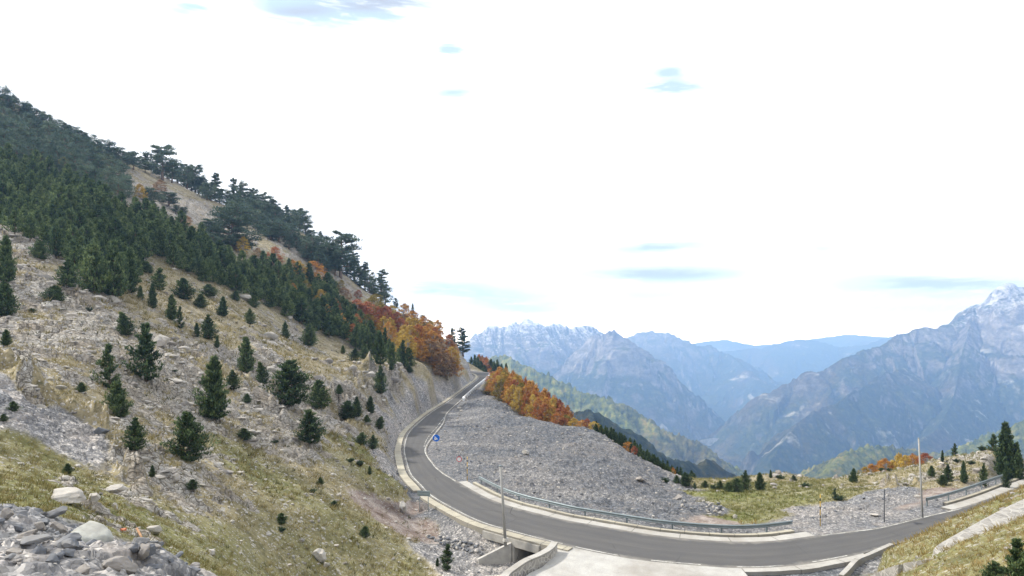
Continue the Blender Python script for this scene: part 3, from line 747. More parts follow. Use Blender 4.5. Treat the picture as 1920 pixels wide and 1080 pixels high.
# ------------------------------------------------------------------ road and its concrete
def nrm(q, other):
    """outward unit normals along an edge line"""
    d = np.gradient(q, axis=0); n = np.stack([-d[:, 1], d[:, 0]], 1); n /= np.linalg.norm(n, axis=1)[:, None]
    s = np.sign(((q - other) * n).sum(1)); s[s == 0] = 1
    return n * s[:, None]
NL, NR = nrm(RL, RR), nrm(RR, RL)
def strip(name, A, B, z0, z1, mat, parent=None, kind='structure', label=None):
    """solid band between two lines, from level z0 up to z1"""
    n = len(A); z0 = np.broadcast_to(z0, n); z1 = np.broadcast_to(z1, n)
    V = np.concatenate([np.c_[A, z1], np.c_[B, z1], np.c_[A, z0], np.c_[B, z0]])
    i = np.arange(n - 1)
    fs = [np.stack(f, 1) for f in ((i, i + 1, i + n + 1, i + n), (i + 2 * n, i + n * 3, i + n * 3 + 1, i + 2 * n + 1),
          (i + 2 * n, i + 2 * n + 1, i + 1, i), (i + n, i + n + 1, i + 3 * n + 1, i + 3 * n))]
    fs.append(np.array([[0, n, 3 * n, 2 * n], [n - 1, 3 * n - 1, 4 * n - 1, 2 * n - 1]]))
    al = np.r_[0, np.cumsum(np.linalg.norm(np.diff(np.asarray(A), axis=0), axis=1))]
    me = mesh_np(name, V, [np.concatenate(fs)], [mat], attrs={'along': np.tile(al, 4), 'across': np.r_[np.zeros(n), np.ones(n), np.zeros(n), np.ones(n)]})
    o = obj(name, me, parent)
    if kind: o['kind'] = kind
    if label: o['label'] = label
    return o
def sub(a, b): return slice(int(a * NS), int(b * NS) + 1)
wob = lambda n, a, k: (fbm(np.arange(n) / 3.0 + k, np.full(n, k * 3.1), 3) * a)[:, None]
strip('road', RL, RR, RZ - .35, RZ, M['asphalt'], label='grey asphalt mountain road bending round the gravel slope')
s = sub(0, 12.6)
strip('gutter', RL[s] + NL[s] * .22, RL[s] + NL[s] * (1.1 + wob(s.stop - s.start, .12, 3)), RZ - .4, RZ + .06, M['kerb'], label='cream concrete gutter outside the bend')
s = sub(13, 18.2)
strip('gutter', RL[s] + NL[s] * .25, RL[s] + NL[s] * 1.05, RZ - .45, RZ + .10, M['kerb'], label='cream concrete verge above the culvert')
s = sub(12.6, 23.9)
strip('gutter', RR[s] + NR[s] * .0, RR[s] + NR[s] * (1.0 + wob(s.stop - s.start, .1, 9)), RZ - .3, RZ + .012, M['gutter'], label='pale concrete gutter along the long guardrail')
s = sub(12.9, 23.7)
strip('kerb', RR[s] + NR[s] * 1.12, RR[s] + NR[s] * (1.5 + wob(s.stop - s.start, .06, 5)), RZ - .3, RZ + .17, M['kerb'], label='raised cream kerb below the long guardrail')
s = sub(27.8, 31.9)
strip('gutter', RR[s] + NR[s] * .0, RR[s] + NR[s] * 1.0, RZ - .3, RZ + .012, M['gutter'], label='pale concrete gutter on the right hand road')
s = sub(28, 31.9)
strip('kerb', RR[s] + NR[s] * 1.15, RR[s] + NR[s] * 1.5, RZ - .3, RZ + .16, M['kerb'], label='cream kerb under the right hand guardrail')
# painted lines
def line(q, n_, a, b, off, w, name='road_marking', dash=None, label='white painted edge line'):
    i0, i1 = int(a * NS), int(b * NS)
    A = q[i0:i1 + 1] + n_[i0:i1 + 1] * off; B = A + n_[i0:i1 + 1] * w
    Vs, Fs = [], []
    seg = np.r_[0, np.cumsum(np.linalg.norm(np.diff(A, axis=0), axis=1))]
    ts = np.arange(0, seg[-1], .5)
    Ai = np.c_[np.interp(ts, seg, A[:, 0]), np.interp(ts, seg, A[:, 1])]; Bi = np.c_[np.interp(ts, seg, B[:, 0]), np.interp(ts, seg, B[:, 1])]
    for i in range(len(ts) - 1):
        if dash and (ts[i] % dash[0]) > dash[1]: continue
        n = len(Vs)
        Vs += [(*Ai[i], RZ + .006), (*Ai[i + 1], RZ + .006), (*Bi[i + 1], RZ + .006), (*Bi[i], RZ + .006)]; Fs.append((n, n + 1, n + 2, n + 3))
    o = obj(name, mesh_np(name, np.array(Vs), [np.array(Fs)], [M['paint']])); o['kind'] = 'structure'; o['label'] = label
    return o
line(RL, NL, 3, 17.8, -.32, .13, label='white edge line outside the bend')
line(RL, NL, 18.2, 25, -.3, .13, dash=(6, 3.0), label='broken white edge line beside the concrete apron')
line(RR, NR, 4.5, 12.6, -.3, .14, label='white edge line inside the bend')
line(RR, NR, 24, 28, -.25, .13, label='white edge line towards the right hand guardrail')
# dashed lane edge of the lay by
q = np.array([P(833, 783), P(826, 793), P(818, 803), P(808, 814), P(800, 826), P(796, 838)])
qc = catmull(q, 6); nq = nrm(qc, qc + np.array([1, 0.01]))
line(qc, nq, 0, (len(qc) - 1) / NS, 0, .16, dash=(1.7, .8), label='dotted white line across the lay by')

# concrete apron in front of the culvert
padc = [(3.35, 48.55), (3.25, 46.4), (2.2, 43.9), (1.25, 42.8), (.5, 41.5), (0, 40.5), (.8, 39), (3, 38.2), (8, 36.9), (15, 36.9)]
i0, i1 = int(18.0 * NS), int(22.2 * NS)
edge = [tuple(p) for p in (RL[i0:i1 + 1] + NL[i0:i1 + 1] * .02)]
mb = MB()
poly = padc + [tuple(RL[i1] + NL[i1] * 5)] + edge[::-1]
from mathutils.geometry import tessellate_polygon
def flat_poly(name, poly, z1, th, mat, kind='structure', label=None):
    tri = tessellate_polygon([[Vector((p[0], p[1], 0)) for p in poly]])
    n = len(poly); V = [(p[0], p[1], z1) for p in poly] + [(p[0], p[1], z1 - th) for p in poly]
    T = [];
    for a, b, c_ in tri:
        pa, pb, pc = poly[a], poly[b], poly[c_]
        if (pb[0] - pa[0]) * (pc[1] - pa[1]) - (pb[1] - pa[1]) * (pc[0] - pa[0]) < 0: b, c_ = c_, b
        T.append((a, b, c_)); T.append((a + n, c_ + n, b + n))
    Q = [(i, i + n, (i + 1) % n + n, (i + 1) % n) for i in range(n)]
    o = obj(name, mesh_np(name, np.array(V), [np.array(Q), np.array(T)], [mat]))
    if kind: o['kind'] = kind
    if label: o['label'] = label
    return o
flat_poly('concrete_apron', poly, RZ + .004, .3, M['pad'], label='pale concrete apron beside the road at the bottom')
s = sub(22.2, 25.3)
strip('kerb', RL[s] + NL[s] * .05, RL[s] + NL[s] * (.75 + wob(s.stop - s.start, .12, 2)), RZ - .3, RZ + .03, M['gutter'], label='pale concrete road edge before the grass bank')
# ------------------------------------------------------------------ plants: mesh makers
def leaf_mat(name, stops, trans=.25, rough=.75, objvar=.25, spec=.2):
    """leaf colour from the vertex value 'tone' (random spread, on young pines also paler outward and at the tips), with a little spread from tree to tree"""
    m, t = new_mat(name)
    a = t.add('ShaderNodeAttribute', attribute_name='tone').outputs['Fac']
    r = t.add('ShaderNodeObjectInfo').outputs['Random']
    v = t.math('ADD', a, t.math('MULTIPLY', t.math('SUBTRACT', r, .5), objvar))
    finish(t, t.ramp(v, stops), rough, None, spec, trans)
    return m
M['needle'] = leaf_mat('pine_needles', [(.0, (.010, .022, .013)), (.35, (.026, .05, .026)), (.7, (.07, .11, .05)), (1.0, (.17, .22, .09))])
M['needle_old'] = leaf_mat('hazed_pine_needles', [(.0, (.03, .05, .042)), (.5, (.072, .112, .084)), (1.0, (.18, .225, .155))])  # paler, bluish colour imitates haze and glare over the ridge pines
BEECH = {
 'rust': [(.0, (.15, .05, .02)), (.4, (.30, .10, .03)), (.8, (.46, .19, .05)), (1., (.52, .28, .08))],
 'red': [(.0, (.15, .045, .03)), (.4, (.30, .085, .045)), (.8, (.42, .17, .07)), (1., (.46, .26, .1))],
 'orange': [(.0, (.22, .09, .02)), (.4, (.42, .19, .035)), (.8, (.55, .30, .06)), (1., (.58, .38, .10))],
 'gold': [(.0, (.20, .12, .02)), (.4, (.40, .26, .04)), (.8, (.54, .38, .07)), (1., (.56, .44, .12))],
 'olive': [(.0, (.06, .06, .02)), (.4, (.15, .13, .03)), (.8, (.28, .22, .05)), (1., (.40, .30, .08))],
 'dull': [(.0, (.12, .08, .05)), (.4, (.24, .15, .09)), (.8, (.34, .22, .12)), (1., (.38, .29, .16))]}
BEECH = {k: [(p_, tuple(.94 * c_ + .07 * (sum(col) / 3 * 1.05) for c_ in col)) for p_, col in st] for k, st in BEECH.items()}
for k_, st_ in BEECH.items(): M['beech_' + k_] = leaf_mat('beech_leaves_' + k_, st_, .35, .8, .35)

def tri_blades(pos, dirs, length, width, rs):
    """narrow triangles: base at pos, tip along dirs"""
    n = len(pos)
    side = np.cross(dirs, rs.normal(size=(n, 3))); side /= np.linalg.norm(side, axis=1)[:, None] + 1e-9
    L = length[:, None]; w = width[:, None]
    a = pos - side * w; b = pos + side * w; c_ = pos + dirs * L
    V = np.stack([a, b, c_], 1).reshape(-1, 3)
    return V, np.arange(3 * n).reshape(-1, 3)
def leaf_quads(pos, nrm_, size, rs):
    n = len(pos)
    s1 = np.cross(nrm_, rs.normal(size=(n, 3))); s1 /= np.linalg.norm(s1, axis=1)[:, None] + 1e-9
    s2 = np.cross(nrm_, s1); s = size[:, None]
    V = np.stack([pos - s1 * s, pos - s2 * s * .7, pos + s1 * s, pos + s2 * s * .7], 1).reshape(-1, 3)
    return V, np.arange(4 * n).reshape(-1, 4)
def unit(v): return v / (np.linalg.norm(v, axis=-1)[..., None] + 1e-9)

def pine_meshes(seed, R=.27, whorls=13, per=7, tufts=5, blades=11, low=.04, open_=0.0, lean=0.0, top_taper=.85, mat='needle', bl=.055, lumpy=.3, upsweep=.55):
    """young pine one unit tall: crown and trunk meshes"""
    rs = np.random.RandomState(seed)
    V = []; Fc = []; T = []; n0 = 0
    mb = MB()
    hs = np.linspace(0, 1, 9)
    bend = np.c_[np.sin(hs * 2 + seed) * .015 + lean * hs ** 1.3, np.cos(hs * 3 + seed) * .012, hs * .93]
    mb.tube([tuple(p) for p in bend], list(.022 * (1 - hs) + .004), 6)
    lop = rs.uniform(.65, 1.25, 8)
    for w_ in range(whorls):
        t = low + (1 - low) * (w_ / (whorls - 1)) ** .9 * .95
        npb = max(3, int(round(per * (1 - .45 * t))))
        a0 = rs.uniform(0, 6.28)
        for b in range(npb):
            if rs.rand() < open_: continue
            az = a0 + 6.283 * b / npb + rs.normal(0, .25)
            prof = (1 - t) ** top_taper * .93 + .07
            if t < .16: prof *= .72 + t * 1.75
            L = R * prof * rs.uniform(1 - lumpy, 1 + lumpy) * np.interp((az % 6.283) / 6.283 * 8, np.arange(9), np.r_[lop, lop[0]])
            base = np.array([np.interp(t, hs, bend[:, 0]), np.interp(t, hs, bend[:, 1]), t * .93 + rs.normal(0, .01)])
            up = .15 + upsweep * (.4 + t * .6)
            ss = np.linspace(0, 1, tufts + 2)
            pth = base + np.c_[np.cos(az) * L * ss, np.sin(az) * L * ss, L * (up * ss ** 1.7 + .05 * ss)]
            if L > .05: mb.tube([tuple(p) for p in pth[::2]], list(np.linspace(.008, .003, len(pth[::2]))), 3, caps=False)
            tp = pth[2:]; d = unit(np.gradient(pth, axis=0))[2:]
            sh = rs.uniform(.15, .75)
            for p, dd in zip(tp, d):
                side_off = rs.normal(0, 1, (blades, 3)) * L * .13
                pos = p + side_off * np.array([1, 1, .55])
                dirs = unit(dd * .45 + np.array([0, 0, .55]) + rs.normal(0, .42, (blades, 3)))
                ln = bl * rs.uniform(.7, 1.3, blades); wd = bl * rs.uniform(.16, .3, blades)
                v, f = tri_blades(pos, dirs, ln, wd, rs)
                V.append(v); Fc.append(f + n0); n0 += len(v)
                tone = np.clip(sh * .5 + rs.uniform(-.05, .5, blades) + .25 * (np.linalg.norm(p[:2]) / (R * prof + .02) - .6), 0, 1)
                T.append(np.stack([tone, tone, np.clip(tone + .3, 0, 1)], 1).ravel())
    # leader shoot
    k = 26; pos = np.c_[rs.normal(0, .008, k) + bend[-1, 0], rs.normal(0, .008, k) + bend[-1, 1], rs.uniform(.86, .955, k)]
    v, f = tri_blades(pos, unit(np.array([0, 0, 1]) + rs.normal(0, .4, (k, 3))), np.full(k, bl), np.full(k, bl * .2), rs)
    V.append(v); Fc.append(f + n0); T.append(np.full(len(v), .6))
    crown = mesh_np('crown', np.concatenate(V), [np.concatenate(Fc)], [M[mat]], attrs={'tone': np.concatenate(T)})
    trunk = mesh_np('trunk', np.array(mb.v), [np.array(mb.q), np.array(mb.t)], [M['bark']], smooth=True)
    return crown, trunk
def old_pine_meshes(seed, spread=.34, n=16, low=.25, tufts=60, dens=1.0, cone=0.0, thick=.45):
    """old mountain pine: stout stem, spreading boughs that carry flat-bottomed plates of needles, uneven top"""
    rs = np.random.RandomState(seed)
    V = []; Fc = []; T = []; n0 = 0; mb = MB()
    hs = np.linspace(0, 1, 8)
    bend = np.c_[np.cumsum(rs.normal(0, .012, 8)), np.cumsum(rs.normal(0, .012, 8)), hs * .92]
    mb.tube([tuple(p) for p in bend], list(.03 * (1 - hs) + .007), 7)
    n = int(n * 1.7)
    for b in range(n):
        t = low + (1 - low) * (b + rs.uniform(0, .8)) / n; t = min(t, 1.0)
        az = b * 2.4 + rs.normal(0, .4)
        prof = (1 - cone) * (.5 + .55 * math.sin(min(1, (t - low) / (1 - low) * .8 + .2) * 2.9)) + cone * (1.12 - t)
        L = spread * rs.uniform(.55, 1.12) * prof
        up = rs.uniform(-.05, .4) * (1.2 if t > .6 else .6)
        base = np.array([np.interp(t, hs, bend[:, 0]), np.interp(t, hs, bend[:, 1]), t * .92])
        ss = np.linspace(0, 1, 6)
        pth = base + np.c_[np.cos(az) * L * ss, np.sin(az) * L * ss, L * (up * ss - .15 * ss ** 2 + .16 * ss ** 4)]
        mb.tube([tuple(p) for p in pth], list(np.linspace(.012, .003, 6)), 4, caps=False)
        ncl = 5
        for c_ in range(ncl):
            s = rs.uniform(.3, 1.05) if c_ else 1.0
            cen = np.array([np.interp(s, ss, pth[:, i]) for i in range(3)]) + np.array([-np.sin(az), np.cos(az), 0]) * rs.normal(0, .16) * L
            k = int(tufts * dens * .9); rad = L * rs.uniform(.2, .36) + .015
            off = unit(rs.normal(size=(k, 3))) * rs.rand(k, 1) ** .5 * np.array([rad, rad, rad * thick]); off[:, 2] = np.abs(off[:, 2]) * 1.2 - rad * .15
            dirs = unit(off * np.array([1, 1, 1.2]) / rad + np.array([0, 0, .6]) + rs.normal(0, .4, (k, 3)))
            v, f = tri_blades(cen + off, dirs, rs.uniform(.022, .042, k), rs.uniform(.007, .013, k), rs)
            V.append(v); Fc.append(f + n0); n0 += len(v)
            T.append(np.repeat(np.clip(rs.uniform(.05, .5) + rs.uniform(0, .4, k), 0, 1), 3))
    crown = mesh_np('crown', np.concatenate(V), [np.concatenate(Fc)], [M['needle_old']], attrs={'tone': np.concatenate(T)})
    trunk = mesh_np('trunk', np.array(mb.v), [np.array(mb.q), np.array(mb.t)], [M['bark']], smooth=True)
    return crown, trunk
def beech_meshes(seed, R=.3, clumps=95, leaves=46, size=.0145, low=.1, mat='beech_rust'):
    rs = np.random.RandomState(seed); mb = MB()
    hs = np.linspace(0, 1, 6); bend = np.c_[np.cumsum(rs.normal(0, .015, 6)), np.cumsum(rs.normal(0, .015, 6)), hs * .8]
    mb.tube([tuple(p) for p in bend], list(.024 * (1 - hs) + .006), 6)
    P_, T = [], []
    C = []
    for i in range(clumps):
        t = low + (1 - low) * rs.rand() ** .85
        prof = math.sqrt(max(0, math.sin(min(1, (t - low) / (1 - low) * .97 + .06) ** .75 * pi))) 
        az = rs.uniform(0, 6.283); r = R * prof * rs.uniform(.45, 1.08)
        C.append((np.cos(az) * r, np.sin(az) * r, t * .95 + .02, rs.rand()))
    C = np.array(C)
    for i in range(0, clumps, 3):
        c_ = C[i]; z0 = max(.08, c_[2] * .62)
        b0 = (np.interp(z0 / .8, hs, bend[:, 0]), np.interp(z0 / .8, hs, bend[:, 1]), z0)
        mb.tube([b0, tuple((np.array(b0) + c_[:3]) / 2 + (0, 0, .02)), tuple(c_[:3])], [.009, .006, .003], 3, caps=False)
    n = clumps * leaves
    ci = np.repeat(np.arange(clumps), leaves)
    rad = R * rs.uniform(.18, .34, clumps)[ci]
    off = unit(rs.normal(size=(n, 3))) * (rs.rand(n, 1) ** .45) * rad[:, None] * np.array([1, 1, .62])
    pos = C[ci, :3] + off
    nr = unit(off + rs.normal(0, .35, (n, 3)) * rad[:, None] + np.array([0, 0, .3]) * rad[:, None])
    V, Fq = leaf_quads(pos, nr, size * rs.uniform(.6, 1.35, n), rs)
    tone = np.clip(C[ci, 3] * .6 + rs.uniform(0, .4, n), 0, 1)
    crown = mesh_np('crown', V, [Fq], [M[mat]], attrs={'tone': np.repeat(tone, 4)})
    trunk = mesh_np('trunk', np.array(mb.v), [np.array(mb.q), np.array(mb.t)], [M['greybark']], smooth=True)
    return crown, trunk
def shrub_meshes(seed, shoots=16, mat='needle'):
    """low dwarf pine bush one unit tall"""
    rs = np.random.RandomState(seed); V = []; Fc = []; T = []; n0 = 0; mb = MB()
    for i in range(shoots):
        az = rs.uniform(0, 6.283); r = rs.uniform(.05, .5); h = rs.uniform(.5, 1.0) * (1 - r * .7)
        ss = np.linspace(0, 1, 6); pth = np.c_[np.cos(az) * r * ss ** .7, np.sin(az) * r * ss ** .7, h * ss ** 1.2]
        mb.tube([tuple(p) for p in pth], list(np.linspace(.03, .01, 6)), 3, caps=False)
        k = 60; s = rs.uniform(.15, 1, k)
        p = np.stack([np.interp(s, ss, pth[:, j]) for j in range(3)], 1) + rs.normal(0, .045, (k, 3))
        dirs = unit(np.array([np.cos(az) * .3, np.sin(az) * .3, .8]) + rs.normal(0, .5, (k, 3)))
        v, f = tri_blades(p, dirs, rs.uniform(.1, .2, k), rs.uniform(.018, .035, k), rs)
        V.append(v); Fc.append(f + n0); n0 += len(v); T.append(np.repeat(np.clip(rs.uniform(.1, .8) * .5 + rs.uniform(0, .45, k), 0, 1), 3))
    crown = mesh_np('crown', np.concatenate(V), [np.concatenate(Fc)], [M[mat]], attrs={'tone': np.concatenate(T)})
    trunk = mesh_np('stem', np.array(mb.v), [np.array(mb.q)], [M['bark']], smooth=True)
    return crown, trunk
def recolour(mesh, key):
    c_ = mesh.copy(); c_.materials[0] = M[key]; return c_

def plant(name, cat, meshes, loc, h, wide, label, group=None, rz=None, parts=True, rs=random):
    """a tree one unit tall set to height h and relative width"""
    o = empty(name, loc, rz if rz is not None else rs.uniform(0, 6.28))
    o.scale = (h * wide, h * wide, h)
    c_ = obj('crown', meshes[0], o); t_ = obj('trunk' if meshes[1].name.startswith('trunk') else 'stem', meshes[1], o)
    return tag(o, label, cat, group)
# ------------------------------------------------------------------ built things
import bmesh
bmesh_mod = bmesh
def guardrail(path, z, label, post_every=4.0, mat='steel', depth=.32, h=.0, toward=None, ends=True):
    """w-beam rail on posts along a path of xy points; z is the beam centre"""
    path = np.array(path, float); seg = np.r_[0, np.cumsum(np.linalg.norm(np.diff(path, axis=0), axis=1))]
    n = max(8, int(seg[-1] / .8)); s_ = np.linspace(0, seg[-1], n)
    p = np.c_[np.interp(s_, seg, path[:, 0]), np.interp(s_, seg, path[:, 1])]
    d = np.gradient(p, axis=0); d /= np.linalg.norm(d, axis=1)[:, None]; nn = np.c_[-d[:, 1], d[:, 0]]
    if toward is not None and ((np.array(toward) - p[n // 2]) @ nn[n // 2]) < 0: nn = -nn
    root = empty('guardrail', (p[n // 2][0], p[n // 2][1], RZ)); tag(root, label, 'guardrail')
    o_ = np.array([p[n // 2][0], p[n // 2][1], RZ])
    prof = [(0, .5), (.04, .46), (.07, .34), (.07, .22), (.01, .1), (.01, -.1), (.07, -.22), (.07, -.34), (.04, -.46), (0, -.5), (-.03, -.5), (-.02, -.3), (-.03, 0), (-.02, .3), (-.03, .5)]
    K = len(prof); V = []
    for i in range(n):
        for a, b in prof: V.append((p[i, 0] + nn[i, 0] * a - o_[0], p[i, 1] + nn[i, 1] * a - o_[1], z - RZ + b * depth))
    q = [(i * K + j, i * K + (j + 1) % K, (i + 1) * K + (j + 1) % K, (i + 1) * K + j) for i in range(n - 1) for j in range(K)]
    q += [tuple(range(K - 4))[:4]]
    obj('beam', mesh_np('beam', np.array(V), [np.array(q)], [M[mat]]), root)
    for i, t in enumerate(np.arange(.3, seg[-1], post_every)):
        x, y = np.interp(t, seg, path[:, 0]), np.interp(t, seg, path[:, 1]); j = min(n - 1, int(t / seg[-1] * n))
        x -= nn[j, 0] * .09; y -= nn[j, 1] * .09
        m_ = MB(); ang = math.atan2(d[j, 1], d[j, 0]); zb = RZ - .3
        m_.box((x - o_[0], y - o_[1], (zb + z + .12) / 2 - RZ), (.13, .09, z + .12 - zb), ang)
        m_.box((x + nn[j, 0] * .05 - o_[0], y + nn[j, 1] * .05 - o_[1], z - RZ), (.16, .06, .12), ang)
        m_.build('post', M[mat], root)
    return root
def offs(q, n_, a, b, off):
    s_ = slice(int(a * NS), int(b * NS) + 1); return q[s_] + n_[s_] * off
guardrail(offs(RR, NR, 12.9, 23.75, 1.95), -16.42, 'long grey steel guardrail curving along the foot of the gravel slope', toward=(0, 0))
guardrail(offs(RR, NR, 27.7, 31.9, 1.95), -16.40, 'bright steel guardrail climbing out of the picture on the right', toward=(0, 0))
M['white_conc'] = simple('white_concrete', (.72, .73, .74), .8, .1, 2, .1, .01)
# white parapet rail on the far straight
fp = offs(RR, NR, 3.0, 5.0, .45)
root = empty('barrier', (fp[0][0], fp[0][1], RZ)); tag(root, 'white post and beam barrier on the far straight of the road', 'barrier')
seg = np.r_[0, np.cumsum(np.linalg.norm(np.diff(fp, axis=0), axis=1))]
def on(t): return np.array([np.interp(t, seg, fp[:, 0]), np.interp(t, seg, fp[:, 1])])
m_ = MB()
for t in np.arange(0, seg[-1] - 2, 2.0):
    a, b = on(t), on(t + 2.0); c_ = (a + b) / 2 - fp[0]
    m_.box((c_[0], c_[1], .72), (2.02, .16, .30), math.atan2(b[1] - a[1], b[0] - a[0]))
m_.build('beam', M['white_conc'], root)
for t in np.arange(0, seg[-1], 4.0):
    a = on(t) - fp[0]; m_ = MB(); m_.box((a[0], a[1], .25), (.3, .3, .7)); m_.build('post', M['white_conc'], root)
a = on(seg[-1]); mb = MB(); mb.prism([(a[0] - .45, a[1] - .8), (a[0] + .35, a[1] - .8), (a[0] + .35, a[1] + .8), (a[0] - .45, a[1] + .8)], RZ - .2, [RZ + .7, RZ + .7, RZ + 1.25, RZ + 1.25])
mb.v = [(a[0] + (v[0] - a[0]) * .6, a[1] + (v[1] - a[1]) * .6, RZ + (v[2] - RZ) * .7) for v in mb.v]
tag(mb.build('concrete_block', M['white_conc'], bevel=.04), 'white concrete end block where the white barrier stops', 'concrete block')

# pylons without wires
def mast(px, base, top, d, dx, r0, r1, label, mat='pole'):
    x, y = (px - 960) / F * d, d; zb = (HY - base) / F * d; zt = (HY - top) / F * d
    root = empty('pole', (x, y, zb)); tag(root, label, 'pole')
    m_ = MB(); m_.tube([(0, 0, -.5), (dx * .5, 0, (zt - zb) * .5), (dx, 0, zt - zb)], [r0, (r0 + r1) / 2, r1], 12); m_.build('shaft', M[mat], root, smooth=True)
    m_ = MB(); m_.tube([(dx, 0, zt - zb), (dx, 0, zt - zb + .07)], [r1 * 1.25, r1 * 1.1], 12); m_.build('cap', M['steel'], root, smooth=True)
    m_ = MB(); m_.tube([(0, 0, -.1), (0, 0, .12)], [r0 * 2.0, r0 * 1.6], 10); m_.build('foot', M['conc'], root)
mast(948, 1012, 874, 49.6, -.42, .125, .10, 'grey concrete pole leaning over the road above the culvert')
mast(1731, 987, 822, 55.5, -.42, .085, .065, 'tall thin grey pole beside the road on the right')

# signs
def signpost(name, px, base, d, h, label, cat, build, r=.035, mat='steel', zb=None):
    x, y = (px - 960) / F * d, d; z = float(zat(x, y)[0]) if zb is None else zb
    root = empty(name, (x, y, z)); tag(root, label, cat)
    m_ = MB(); m_.tube([(0, 0, -.3), (0, 0, h)], [r, r], 8); m_.build('post', M[mat], root, smooth=True)
    build(root, h); return root
M['sign_blue'] = simple('sign_blue', (.02, .15, .62), .4, .05, 2, 0, .0)
M['sign_white'] = simple('sign_white', (.8, .8, .8), .45, .05, 2, 0, .0)
M['sign_red'] = simple('sign_red', (.55, .06, .07), .45, .05, 2, 0, .0)
M['sign_dark'] = simple('sign_back', (.07, .075, .085), .6, .1, 2, 0, .0, metal=.2)
M['sign_grey'] = simple('sign_grey_back', (.30, .36, .36), .55, .15, 2, 0, .0, metal=.3)
M['yellow'] = simple('marker_yellow', (.5, .33, .07), .6, .1, 4, 0, .0)
M['black'] = simple('marker_black', (.02, .02, .02), .6, .1, 4, 0, .0)
def disc(m_, r, y, th, k=24, inner=0):
    if inner:
        n = len(m_.v)
        for rr_ in (r, inner):
            for yy in (y, y + th):
                for j in range(k): m_.v.append((rr_ * cos(2 * pi * j / k), yy, rr_ * sin(2 * pi * j / k)))
        for j in range(k):
            j2 = (j + 1) % k
            m_.q += [(n + j, n + j2, n + 2 * k + j2, n + 2 * k + j), (n + k + j, n + 3 * k + j, n + 3 * k + j2, n + k + j2), (n + j, n + k + j, n + k + j2, n + j2), (n + 2 * k + j, n + 2 * k + j2, n + 3 * k + j2, n + 3 * k + j)]
    else: m_.tube([(0, y, 0), (0, y + th, 0)], [r, r], k)
def b_blue(root, h):
    m_ = MB(); disc(m_, .52, -.07, .04); o = m_.build('sign_face', M['sign_blue'], root); o.location = (0, 0, h - .3)
    m_ = MB(); m_.box((-.02, -.085, 0), (.6, .02, .11)); a = m_.build('arrow_shaft', M['sign_white'], o); a.rotation_euler = (0, radians(-45 + 90), 0)
    m_ = MB(); m_.v += [(.0, -.075, .3), (-.26, -.075, -.0), (.26, -.075, -.0), (.0, -.095, .3), (-.26, -.095, 0), (.26, -.095, 0)]
    m_.t += [(3, 4, 5), (0, 2, 1)]; m_.q += [(0, 1, 4, 3), (1, 2, 5, 4), (2, 0, 3, 5)]
    a = m_.build('arrow_head', M['sign_white'], o); a.rotation_euler = (0, radians(-135), 0); a.location = (-.08, 0, -.08)
signpost('road_sign', 818, 0, 91, 1.45, 'round blue sign with white arrow on the inner edge of the bend', 'road sign', b_blue)
def b_red(root, h):
    m_ = MB(); disc(m_, .30, -.05, .02); o = m_.build('sign_face', M['sign_white'], root); o.location = (0, 0, h - .25)
    m_ = MB(); disc(m_, .33, -.075, .02, inner=.25); m_.build('red_ring', M['sign_red'], o)
signpost('road_sign', 861, 0, 75, 1.5, 'small round white sign with red ring on the gravel', 'road sign', b_red, r=.025)
def marker(px, d, h, label):
    x, y = (px - 960) / F * d, d; z = float(zat(x, y)[0])
    root = empty('snow_pole', (x, y, z)); tag(root, label, 'marker pole')
    m_ = MB(); m_.tube([(0, 0, -.3), (0, 0, h)], [.038, .038], 8); sh_ = m_.build('shaft', M['yellow'], root, smooth=True)
    for k in range(3):
        z0 = h * (.25 + .27 * k); m_ = MB(); m_.tube([(0, 0, z0), (0, 0, z0 + h * .09)], [.042, .042], 8); m_.build('black_band', M['black'], root, smooth=True)
marker(876, 69, 2.9, 'yellow and black snow pole at the left end of the long guardrail')
marker(1538, 53.5, 2.8, 'yellow and black snow pole at the right end of the long guardrail')
# sign seen from behind
x, y = (795 - 960) / F * 59.0, 59.0; z = float(zat(x, y)[0])
root = empty('road_sign', (x, y, z)); tag(root, 'grey back of a wide rectangular sign outside the bend', 'road sign'); root.rotation_euler = (0, 0, radians(-8))
zc = (HY - 925) / F * 59.0 - z
for sx in (-.42, .42):
    m_ = MB(); m_.tube([(sx, 0, -.3), (sx, 0, zc + .25)], [.035, .035], 8); m_.build('post', M['steel'], root, smooth=True)
m_ = MB(); m_.box((0, -.06, zc), (1.28, .03, .5)); pn = m_.build('sign_panel', M['sign_grey'], root, bevel=.01)
for zz_ in (-.14, .14):
    m_ = MB(); m_.box((0, -.03 - .06, zc + zz_), (1.1, .03, .05)); m_.build('rail', M['steel'], pn)
# triangular warning sign from the side
def b_tri(root, h):
    m_ = MB(); s_ = .48
    m_.v += [(0, -.06, .8 * s_ * 1.6), (-s_, -.06, -.2), (s_, -.06, -.2), (0, -.03, .8 * s_ * 1.6), (-s_, -.03, -.2), (s_, -.03, -.2)]
    m_.t += [(0, 1, 2), (3, 5, 4)]; m_.q += [(0, 3, 4, 1), (1, 4, 5, 2), (2, 5, 3, 0)]
    o = m_.build('sign_face', M['sign_dark'], root, bevel=.01); o.location = (0, 0, h - .5)
    m_ = MB(); m_.box((0, -.02, 0), (.5, .03, .05)); m_.build('bracket', M['steel'], o)
sg = signpost('road_sign', 1658, 0, 54.6, 2.9, 'dark triangular sign seen edge on beside the right hand road', 'road sign', b_tri, r=.04, mat='sign_dark'); sg.rotation_euler = (0, 0, radians(62))

